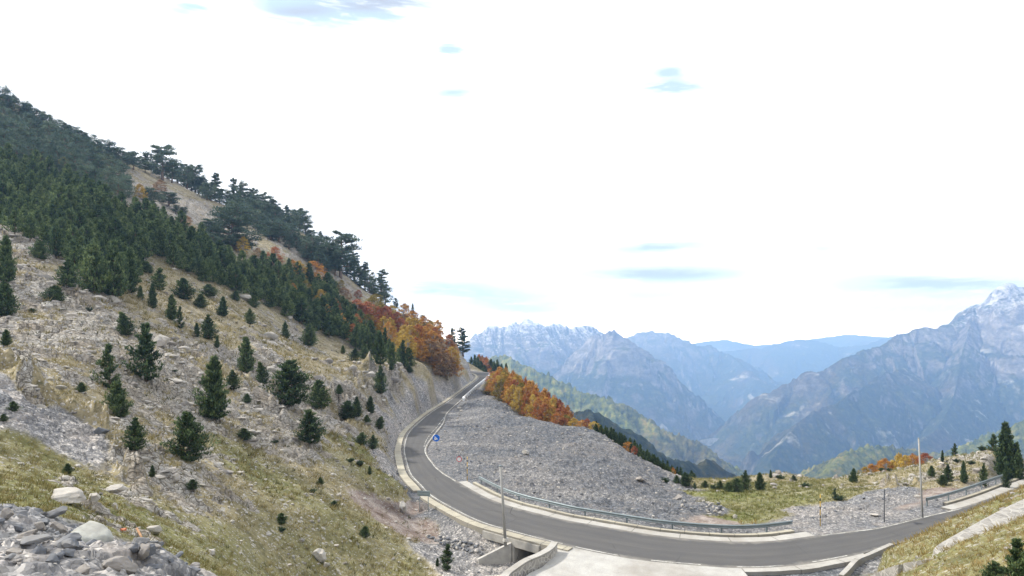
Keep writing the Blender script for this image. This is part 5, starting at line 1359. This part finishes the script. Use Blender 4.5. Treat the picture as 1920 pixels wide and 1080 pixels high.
TREES = """12 528 437 44 7|tall bushy pine cut by the left edge above a lower one
6 586 525 46 1|lower bushy pine cut by the left edge
126 540 483 42 0|bushy young pine second from the left edge, just below the forest
103 564 534 50 3|low spreading pine below the second pine from the left edge
75 482 452 32 3|round small pine at the upper rim of the bare slope
11 650 616 22 2|small pine at the left edge on bare rock
176 548 452 56 1|left one of three big pines standing out below the forest
212 556 446 54 0|middle one of three big pines standing out below the forest
243 548 460 40 7|right one of three big pines standing out below the forest
236 628 583 32 6|slender pine on the white rock above the large open pine
275 712 602 68 4|large open pine with gaps in its crown on the pale rocks
205 727 640 48 5|narrow ragged pine left of the large open pine
222 781 711 46 1|dense dark pine below the narrow ragged pine
403 786 662 68 7|tallest dense pine in the middle of the slope
437 730 692 28 0|small pine touching the right side of the tallest dense pine
461 698 628 40 2|conical pine upslope to the right of the tallest dense pine
352 861 768 62 3|broad dark pine nearest to the bottom of the slope
252 844 780 44 0|pointed pine left of the broad dark pine
541 757 672 70 3|very broad dark pine on the right part of the rocky slope
598 765 710 40 1|medium pine just right of the very broad pine
493 720 676 26 6|small leaning pine left of the very broad pine
322 600 550 28 2|thin pine left of a pair high on the slope
338 616 572 20 5|thin pine right and lower of a pair high on the slope
391 636 588 30 0|round topped pine above the conical pine
369 632 604 14 2|sapling pressed against the left of the round topped pine
418 593 554 26 7|stocky pine upslope right of the pair of thin pines
469 608 577 22 0|small pine downslope of the white boulder
476 576 553 20 3|tiny round pine right beside the big white boulder
376 577 550 24 1|small pine between the thin pair and the stocky pine
286 578 530 20 2|narrow pine right of the three big pines
263 562 534 16 2|narrow short pine touching the three big pines
300 545 500 42 5|sparse pine in the grass gap under the forest
344 560 520 36 3|round pine under the forest edge right of the sparse pine
277 512 490 24 1|small round pine in the notch of the forest edge
392 557 532 28 3|low round pine at the forest edge near the middle
442 564 545 18 3|low round pine at the forest edge left of the white boulder
535 630 602 20 2|lone small pine on the dry grass below the forest
579 648 606 28 1|dark round pine below the right part of the forest
583 828 766 48 6|leaning pine with a low side branch below the very broad pine
651 785 750 30 3|left pine of a close trio above the rock cut
668 782 742 24 0|middle pine of a close trio above the rock cut
695 775 741 22 7|upright pine right of the close trio
688 794 777 14 1|tiny pine under the upright pine right of the trio
711 804 780 20 6|small pine at the left edge of the rock cut
678 834 810 22 3|left bush of two small pines on the grass brow
699 842 814 22 0|right bush of two small pines on the grass brow
714 738 683 27 0|pointed pine right above the rock cut
636 740 720 14 1|small round pine on dry grass left of the pointed pine
665 677 652 24 0|pine at the lower forest corner, left of two
684 673 650 22 1|pine at the lower forest corner, right of two
643 663 647 12 2|tiny pine left of the two at the lower forest corner
734 698 676 13 2|small pine between the pointed pine and the orange beeches
767 699 684 14 1|low pine under the left end of the orange beeches
840 1068 1018 36 5|young pine standing alone in the gravel ditch
820 1062 1045 9 2|tiny pine just left of the pine in the gravel ditch
685 1006 986 20 3|dark little pine near the bottom of the grassy slope
527 982 961 20 3|low dark pine above another tiny one on the grassy slope
528 996 986 12 1|tiny pine right below the low dark one on the grassy slope
626 951 938 15 3|round little pine in the middle of the green slope
600 909 894 13 1|little pine on the green slope, upper one of two
587 924 915 13 3|little pine on the green slope, lower one of two
693 890 873 10 2|narrow little pine nearest the road bend on the green slope
676 873 861 12 3|little round pine left of the narrow one near the bend
657 866 857 9 3|tiny bush left of the little round pine near the bend
362 917 898 22 3|spiky low pine below the broad dark pine
286 894 871 14 7|thin small pine below the pointed pine
127 889 868 17 1|small pine in the stony grass on the left
152 735 716 19 1|round small pine left of the ragged pine
25 771 751 17 3|small pine on the grey scree tongue by the left edge
7 790 775 14 1|small pine cut by the left edge below the scree tongue
516 832 824 9 3|tiny round bush below the very broad pine
458 824 802 26 3|low dark bush between the two lowest big pines
464 755 737 17 1|little bush right of the tallest dense pine
328 703 692 9 1|tiny bush right of the large open pine
376 722 712 12 3|tiny bush touching the left of the tallest dense pine
61 585 576 9 3|tiny bush high on the bare rock at the left
168 583 574 8 1|tiny bush on bare rock below the three big pines
407 652 628 12 2|tiny pine just above the tallest dense pine
1885 862 786 48 7|tallest pine on the right hand hill
1908 862 826 26 1|pine pressed against the right side of the tallest one on the hill
1862 846 812 24 5|ragged pine against the left side of the tallest one on the hill
1887 866 842 20 1|small pine at the foot of the tallest pine on the hill
1843 846 834 10 3|tiny pine on the skyline left of the tallest pine
1790 855 830 15 5|thin pine alone on the skyline of the right hand hill
1767 866 843 8 2|very thin little pine on the skyline of the right hand hill
1747 893 872 13 1|small pine just right of the tall thin pole
1778 903 869 21 0|tall bush in the pair above the brown earth bank, upper one
1767 910 890 15 3|lower bush in the pair above the brown earth bank
1807 905 862 17 7|slim upright pine above the brown earth bank
1844 892 866 15 0|pointed small pine on the hill left of the tallest pine
1820 870 862 9 3|tiny round bush high on the right hand hill
1795 867 859 9 3|tiny bush near the thin skyline pine
1887 884 868 12 3|low bush below the tallest pine, above the guardrail
1566 938 914 12 5|small pine in the gravel left of the triangular sign
1575 938 927 18 3|low yellow green bush against the small pine in the gravel
1285 912 886 24 3|wide dark pine at the left end of the meadow skyline
1268 906 890 14 1|dark pine left of the wide one on the meadow skyline
1322 914 901 13 3|low dark bush pine between the wide pine and the clump
1340 918 906 11 1|little dark pine just left of the separate one on the meadow rim
1424 919 884 24 7|dark upright pine on the meadow rim, right of a clump
1397 919 880 22 0|dark pine in the clump on the meadow rim, tallest
1382 922 896 28 3|broad low pine in the clump on the meadow rim
1366 922 904 18 1|small pine at the left end of the clump on the meadow rim
1351 917 900 18 0|separate dark pine left of the clump on the meadow rim
1445 896 880 8 2|slender little pine behind the knoll
1463 898 889 10 3|tiny round pine on the rocky knoll
1488 903 890 15 0|wide little pine at the right of the knoll
1512 914 904 12 3|low bush in the dip right of the knoll
1601 905 877 20 7|dark double pine left of the orange trees
1652 887 876 16 0|small dark pine in front of the orange trees, left one
1668 885 877 12 3|small dark bush in front of the orange trees, right one
1303 917 904 9 0|small pine at the left end of the meadow
1248 905 893 10 1|small pine on the rim of the gravel slope"""
for row in TREES.split('\n'):
    a, lab = row.split('|'); a = [float(v) for v in a.split()]
    sm = a[2] > a[1] - 13
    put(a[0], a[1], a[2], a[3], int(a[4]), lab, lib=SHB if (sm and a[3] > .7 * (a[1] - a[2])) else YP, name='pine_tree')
put(1904, 0, 1004, 72, 4, 'dark pine top at the lower right corner', d=13)
put(1866, 0, 1052, 52, 3, 'lowest pine top left of the one at the lower right corner', d=13.5)

def polyfill(poly, n, mind, seed, jitter=None):
    """scattered spots inside a region of the slope (pixels), kept apart"""
    rs = random.Random(seed); out = []; xs = [p[0] for p in poly]; ys = [p[1] for p in poly]; tries = 0
    pa = np.array(poly)
    while len(out) < n and tries < 20000:
        tries += 1
        a, b = rs.uniform(min(xs), max(xs)), rs.uniform(min(ys), max(ys))
        if not inpoly(np.array([a]), np.array([b]), poly)[0]: continue
        m = mind
        if all((a - o[0]) ** 2 + ((b - o[1]) * 1.3) ** 2 > m * m for o in out): out.append((a, b))
    return sorted(out, key=lambda p: p[1])
# the dense band of young pines
FOREST = [(-20, 318), (60, 322), (120, 350), (215, 400), (300, 428), (380, 468), (440, 505), (500, 520), (560, 530), (625, 565), (650, 600), (690, 640), (740, 670), (770, 695), (740, 690), (690, 660), (640, 640), (600, 632), (560, 610), (520, 590), (470, 560), (420, 545), (370, 528), (300, 488), (270, 500), (255, 540), (200, 545), (150, 520), (110, 480), (60, 455), (-20, 420)]
sp = polyfill(FOREST, 285, 14.0, 3)
far_v, far_f, far_t, far_n = [], [], [], 0
sizes = [(a, b, rt.uniform(38, 56) * (1.0 if a < 450 else .92)) for a, b in sp]
big = set(sorted(range(len(sizes)), key=lambda i: -sizes[i][2])[:118])
_cache = {}
for i, (a, b, hp) in enumerate(sizes):
    if i not in big:      # past three hundred pines in view the smaller ones of the band form one mass
        h_ = hit(a, b)
        if h_ is None: continue
        k = rt.randrange(6)
        if k not in _cache:
            me_ = FPN[k][0]; v = np.empty(len(me_.vertices) * 3, np.float32); me_.vertices.foreach_get('co', v)
            t_ = np.empty(len(me_.vertices), np.float32); me_.attributes['tone'].data.foreach_get('value', t_); _cache[k] = (v.reshape(-1, 3), t_)
        v, t_ = _cache[k]; H = ((HY - b + hp) / F * h_[1] - h_[2]) * 1.02; wd = min(2.2, hp * rt.uniform(.5, .68) * h_[1] / F / H / .56); an = rt.uniform(0, 6.28)
        far_v.append(np.c_[(v[:, 0] * cos(an) - v[:, 1] * sin(an)) * H * wd + h_[0], (v[:, 0] * sin(an) + v[:, 1] * cos(an)) * H * wd + h_[1], v[:, 2] * H + h_[2] - .03 * H])
        far_t.append(np.clip(t_ + rt.uniform(-.12, .12), 0, 1)); continue
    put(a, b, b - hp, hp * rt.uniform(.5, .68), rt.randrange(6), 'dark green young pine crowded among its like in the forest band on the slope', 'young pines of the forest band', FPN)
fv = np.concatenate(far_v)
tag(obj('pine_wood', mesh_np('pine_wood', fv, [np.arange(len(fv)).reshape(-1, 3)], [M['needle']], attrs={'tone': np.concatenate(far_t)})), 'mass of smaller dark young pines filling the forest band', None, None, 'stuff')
# old pines above them and along the skyline
UP = [(-15, 232), (60, 262), (130, 292), (190, 322), (235, 345), (240, 390), (180, 385), (120, 345), (50, 320), (-15, 312)]
for a, b in polyfill(UP, 48, 17, 5):
    hp = rt.uniform(38, 56); put(a, b, b - hp, hp * rt.uniform(.62, .85), rt.randrange(4), 'hazy old pine in the close wood at the upper left', 'old pines of the upper left wood', FOLD, name='old_pine')
SK = [(2, 205, 165), (18, 214, 178), (34, 222, 190), (52, 232, 196), (70, 240, 208), (88, 250, 214), (104, 258, 228), (120, 266, 232), (136, 276, 240), (152, 284, 246), (168, 290, 256), (184, 298, 264), (200, 302, 266), (214, 308, 276), (228, 314, 282)]
for i, (a, b, c_) in enumerate(SK): put(a, b, c_ - 2, 40, i, 'hazy pine on the skyline of the wood at the upper left', 'skyline pines at the upper left', FOLD, name='old_pine')
SKY2 = [(240, 286), (262, 292), (276, 300), (290, 302), (312, 306), (332, 312), (352, 318), (358, 330), (372, 334), (388, 342), (396, 348), (412, 352), (424, 356), (447, 360), (466, 362), (486, 372), (502, 378), (524, 386), (545, 398), (552, 402), (572, 408), (584, 430), (606, 448), (618, 460), (652, 478), (675, 498), (693, 512), (722, 530)]
for i, (a, t_) in enumerate(SKY2): put(a, 0, t_, 26, i, 'hazy pine filling the skyline fringe between the taller pines', 'fringe pines along the skyline', FOLD, name='old_pine', d=crest_at(a)[1] - 3 + (i % 3) * 2)
OLDL = """250 318 283 30 1|low skyline pine left of the round topped pair
272 322 283 26 2|skyline pine close before the broad round pine
302 336 269 50 0|biggest round topped pine on the upper skyline
322 342 300 30 3|pine against the right flank of the biggest round topped pine
345 350 307 36 1|flat topped skyline pine right of the biggest one
366 360 309 34 3|second flat topped skyline pine
380 366 332 26 1|short skyline pine left of the pointed pine
403 376 319 38 2|pointed layered pine on the skyline
438 372 333 20 1|thin crowned skyline pine with a bare stem
457 388 343 30 3|airy skyline pine right of the thin crowned one
474 394 352 28 1|skyline pine in the long dark row, left
492 400 360 30 0|skyline pine in the long dark row, middle
512 408 372 30 1|skyline pine in the long dark row, right
534 418 382 28 2|skyline pine at the end of the long dark row
561 428 391 36 5|round dark pine on the knob of the skyline
440 468 388 84 5|very wide spreading old pine in front of the bald patch
395 452 408 40 0|old pine left of the very wide spreading one
402 478 440 40 3|old pine below the left of the very wide spreading one
285 384 354 38 3|low dark pines patch on the rocky knob, left
318 388 360 34 0|low dark pine on the rocky knob, right
330 402 384 20 1|small pine below the rocky knob, left one
344 404 388 16 3|small pine below the rocky knob, right one
384 366 346 18 1|small pine at the top of the bald patch
598 462 431 24 2|small skyline pine left of the great gnarled pine
640 522 433 62 0|great gnarled pine with bent top on the skyline
612 505 455 42 3|pine crowded against the left of the great gnarled pine
628 516 470 40 1|low pine under the great gnarled pine
664 528 470 44 4|layered pine under the right side of the great gnarled pine
684 530 487 36 2|layered skyline pine, first right of the gnarled group
714 553 501 40 4|layered skyline pine, second right of the gnarled group
700 545 520 26 4|low skyline pine between the two layered pines
773 584 567 12 2|tiny lone pine on the descending skyline
742 570 558 12 1|tiny bush on the skyline above the red beeches
806 624 600 18 4|small pine on the lower skyline above the beeches
822 632 612 18 2|second small pine on the lower skyline
792 612 590 14 1|small skyline pine above the golden beech
848 650 613 20 4|left pine of the pair on the last skyline rise
868 660 611 34 4|right and bigger pine of the pair on the last skyline rise
846 652 638 16 3|bush before the pair on the last skyline rise
508 450 424 30 0|dark pine below the skyline row on the bald slope
583 468 440 26 1|dark pine on the ridge shoulder left of the small skyline pine
512 405 385 26 4|dark pine behind the skyline row"""
for row in OLDL.split('\n'):
    a, lab = row.split('|'); a = [float(v) for v in a.split()]
    put(a[0], a[1], a[2], a[3] * .85, int(a[4]), lab, lib=OLD, name='old_pine')
BD = [(425, 400), (470, 402), (520, 420), (545, 440), (575, 470), (600, 490), (615, 515), (590, 505), (560, 478), (520, 455), (480, 430), (440, 412)]
for a, b in polyfill(BD, 34, 13, 8):
    hp = rt.uniform(26, 38); put(a, b, b - hp, hp * .95, rt.randrange(4), 'dark pine in the close strip below the skyline row', 'pines of the strip below the skyline', FOLD, name='old_pine')
# dead stems
for a, b, c_, lab in ((42, 232, 216, 'pale dead stem near the top of the upper left wood'), (154, 300, 281, 'left of two pale dead stems in the wood'), (163, 304, 279, 'right of two pale dead stems in the wood')):
    h_ = hit(a, b); 
    if h_:
        H = (HY - c_) / F * h_[1] - h_[2]; root = empty('dead_tree', h_); m_ = MB(); m_.tube([(0, 0, -.3), (.2, 0, H * .6), (.1, .1, H)], [.22, .16, .05], 6); tr = m_.build('trunk', M['greybark'], root, smooth=True)
        m_ = MB(); m_.tube([(.2, 0, H * .6), (.9, .2, H * .8)], [.08, .03], 5); m_.tube([(.15, 0, H * .45), (-.6, .2, H * .6)], [.07, .03], 5); m_.build('branches', M['greybark'], root); tag(root, lab, 'dead tree')

# ---- beeches
def beech(px, base, top, w, col, label, group=None, d=None, v=None):
    h0 = put(px, base, top, w, v if v is not None else rt.randrange(4), label, group, BM_[col], 'beech', 'beech_tree', d)
    return h0
for a in [(516, 500, 462, 26, 'red', 'red orange beech high beside the spreading pine'), (503, 496, 474, 14, 'red', 'small reddish beech left of the high red orange one'),
          (561, 530, 488, 26, 'gold', 'golden beech left of the big orange one above the forest'), (588, 534, 489, 38, 'orange', 'big round orange beech above the forest'),
          (549, 548, 530, 12, 'orange', 'small orange beech among the forest pines'), (614, 545, 512, 24, 'dull', 'faded brown beech right of the big orange one'),
          (628, 560, 528, 24, 'olive', 'thin olive tree left of the red beeches'), (645, 575, 538, 26, 'dull', 'faded beech above the red beeches'),
          (670, 610, 560, 46, 'red', 'large deep red beech at the upper left of the autumn band'), (690, 618, 565, 40, 'red', 'second deep red beech of the autumn band'),
          (655, 600, 575, 28, 'orange', 'orange beech at the left foot of the deep red ones'), (705, 588, 550, 32, 'olive', 'yellow green beech behind the deep red ones'),
          (672, 560, 543, 16, 'red', 'small dark red beech above the deep red ones'), (213, 352, 330, 24, 'red', 'pinkish red tree in the upper left wood'), (176, 332, 318, 14, 'orange', 'small orange tree in the upper left wood'),
          (224, 368, 352, 14, 'red', 'little red tree below the pinkish red one'), (188, 336, 322, 12, 'gold', 'little golden tree right of the small orange one'), (640, 548, 524, 18, 'olive', 'slim olive tree on the slope above the faded beech'), (735, 606, 572, 28, 'gold', 'golden green beech at the top of the autumn band'), (760, 618, 588, 26, 'dull', 'faded beech at the top of the autumn band'), (793, 632, 604, 22, 'olive', 'olive beech near the skyline above the autumn band'), (536, 512, 494, 16, 'dull', 'faded small tree below the high red beech'), (605, 560, 540, 16, 'olive', 'small olive tree below the big round orange beech'), (390, 440, 426, 18, 'red', 'dull red tree left of the very wide spreading pine')]: beech(*a)
for i, (a, b, col) in enumerate([(602, 578, 'gold'), (626, 594, 'red'), (574, 560, 'olive'), (640, 622, 'orange'), (548, 522, 'orange'), (484, 500, 'dull'), (456, 478, 'gold'), (532, 548, 'olive'), (662, 642, 'rust'), (612, 606, 'orange'), (300, 372, 'dull'), (262, 380, 'gold'), (350, 440, 'dull'), (120, 330, 'olive')]):
    beech(a, b, b - 36, 22, col, {'red': 'red', 'orange': 'orange', 'rust': 'rust brown', 'gold': 'golden', 'dull': 'faded brown', 'olive': 'olive green'}[col] + ' broadleaf scattered alone among the dark pines left of the autumn band', 'broadleaves scattered among the pines')
AB = [(645, 600), (690, 605), (735, 605), (790, 625), (830, 648), (850, 672), (855, 716), (835, 712), (800, 694), (765, 680), (735, 655), (700, 640), (660, 625)]
sp = polyfill(AB, 52, 11.5, 12)
for a, b in sp:
    hp = rt.uniform(34, 52); t_ = (a - 645) / 210
    col = rt.choice(['red', 'orange', 'rust', 'olive', 'gold'] if t_ < .35 else ['rust', 'orange', 'gold', 'orange', 'red', 'gold'] if t_ < .75 else ['rust', 'dull', 'gold', 'orange', 'orange'])
    beech(a, b, b - hp, hp * rt.uniform(.5, .75), col, {'red': 'red', 'orange': 'orange', 'rust': 'rust brown', 'gold': 'golden', 'dull': 'faded brown', 'olive': 'olive green'}[col] + ' beech inside the autumn band above the rock cut', 'beeches of the autumn band')
for i, (a, b, c_, w_) in enumerate([(668, 655, 610, 22), (688, 668, 612, 24), (712, 690, 620, 26), (735, 690, 640, 20), (755, 688, 636, 20), (700, 668, 625, 20), (680, 660, 618, 20), (722, 664, 612, 16)]):
    put(a, b, c_, w_, i, 'dark pointed pine standing before the autumn band', 'pines before the autumn band', FPN)
# beeches beyond the rim of the gravel slope
cd = np.array([[880, 200], [905, 175], [930, 150], [950, 138], [1000, 118], [1060, 108], [1110, 104], [1150, 100], [1190, 95], [1240, 88], [1290, 99]])
tp = np.array([[905, 712], [915, 704], [928, 686], [945, 684], [953, 692], [977, 700], [997, 706], [1013, 722], [1033, 737], [1050, 746], [1067, 762], [1080, 780], [1098, 788], [1120, 800]])
cols = ['olive', 'gold', 'rust', 'orange', 'orange', 'gold', 'olive', 'rust', 'red', 'orange']
k = 0
for row, (dd_, dt) in enumerate(((5, 26), (11, 15), (19, 5), (30, 0))):
    for a in np.arange(918 + row * 3, 1070, 11.5):
        a2 = a + rt.uniform(-3, 3); d_ = np.interp(a2, cd[:, 0], cd[:, 1]) + dd_ + rt.uniform(-1.5, 2)
        t_ = np.interp(a2, tp[:, 0], tp[:, 1]) + dt + rt.uniform(-3, 7)
        col = 'olive' if (a2 < 925 and row < 2) else rt.choice(cols); k += 1
        if row == 3 and col in ('olive', 'gold'): col = rt.choice(['red', 'rust'])
        beech(a2, 0, t_, rt.uniform(22, 32), col, {'red': 'red', 'orange': 'orange', 'rust': 'rust brown', 'gold': 'golden', 'olive': 'olive green'}[col] + ' beech in the thick row beyond the rim of the gravel slope', 'beeches beyond the gravel rim', d=d_)
for a, t_, col, w_, lab in ((1076, 783, 'gold', 24, 'golden beech at the lower end of the thick row'), (1092, 787, 'orange', 24, 'orange beech next to the golden one at the rim'), (1101, 784, 'red', 16, 'red brown beech behind the orange one at the rim'), (1114, 790, 'gold', 24, 'yellow beech farther down the rim'),
                       (1178, 828, 'orange', 24, 'orange beech low on the rim among dark pines'), (1190, 836, 'red', 18, 'red brown beech low on the rim among dark pines'), (1262, 876, 'orange', 12, 'small orange beech near the meadow end of the rim'), (1212, 860, 'olive', 18, 'olive tree on the rim among dark pines')):
    beech(a, 0, t_, w_, col, lab, d=np.interp(a, cd[:, 0], cd[:, 1]) + 5)
k = 0
for a in np.arange(1118, 1300, 5.5):
    for r_ in (0, 1):
        d_ = np.interp(a, cd[:, 0], cd[:, 1]) + 4 + r_ * 6 + rt.uniform(0, 3)
        t_ = np.interp(a, [1118, 1135, 1160, 1190, 1225, 1260, 1300], [792, 798, 810, 828, 852, 872, 888]) + rt.uniform(-3, 9) - r_ * 2
        if a > 1240 and rt.random() < .4: continue
        put(a + rt.uniform(-2, 2), 0, t_, rt.uniform(11, 16), rt.randrange(6), 'dark pine in the line down the rim of the gravel slope', 'dark pines along the gravel rim', FPN, d=d_)
# beyond the end of the road
for i, (a, t_, d_) in enumerate([(884, 668, 292), (890, 664, 296), (896, 668, 285), (890, 676, 276), (898, 680, 276), (906, 688, 274), (912, 692, 272), (902, 676, 290), (909, 684, 285), (926, 676, 268), (933, 673, 265), (940, 681, 258), (921, 672, 285), (928, 680, 262), (949, 680, 250)]):
    put(a, 0, t_, 13, i, 'dark pine packed beyond the far end of the road', 'dark pines beyond the end of the road', FPN, d=d_)
for i, (a, t_, d_) in enumerate([(898, 664, 300), (904, 666, 300), (909, 670, 297), (914, 676, 292), (918, 684, 285), (912, 668, 305), (920, 690, 278)]):
    beech(a, 0, t_, 16, ['rust', 'orange', 'rust', 'red'][i % 4], 'rust coloured beech beyond the far end of the road', 'beeches beyond the end of the road', d=d_)
# orange trees behind the right hand hill
for i, (a, t_, w_, col) in enumerate([(a_, b_ - 3, c_ * 1.15, d_) for a_, b_, c_, d_ in [(1622, 878, 20, 'gold'), (1634, 872, 24, 'orange'), (1648, 866, 24, 'orange'), (1660, 862, 26, 'orange'), (1672, 866, 22, 'gold'), (1686, 852, 30, 'gold'), (1698, 856, 26, 'gold'), (1712, 853, 28, 'orange'), (1724, 858, 22, 'rust'), (1736, 852, 30, 'red'), (1748, 862, 18, 'gold'), (1706, 866, 24, 'gold'), (1655, 876, 22, 'orange'), (1680, 872, 24, 'gold'), (1730, 866, 20, 'orange'), (1761, 868, 14, 'red')]]):
    beech(a, 0, t_, w_, col, {'red': 'red', 'orange': 'orange', 'rust': 'rust brown', 'gold': 'golden'}[col] + ' tree in the group behind the right hand hill', 'autumn trees behind the right hand hill', d=np.interp(a, [1620, 1760], [104, 97]) + (i % 3) * 3)
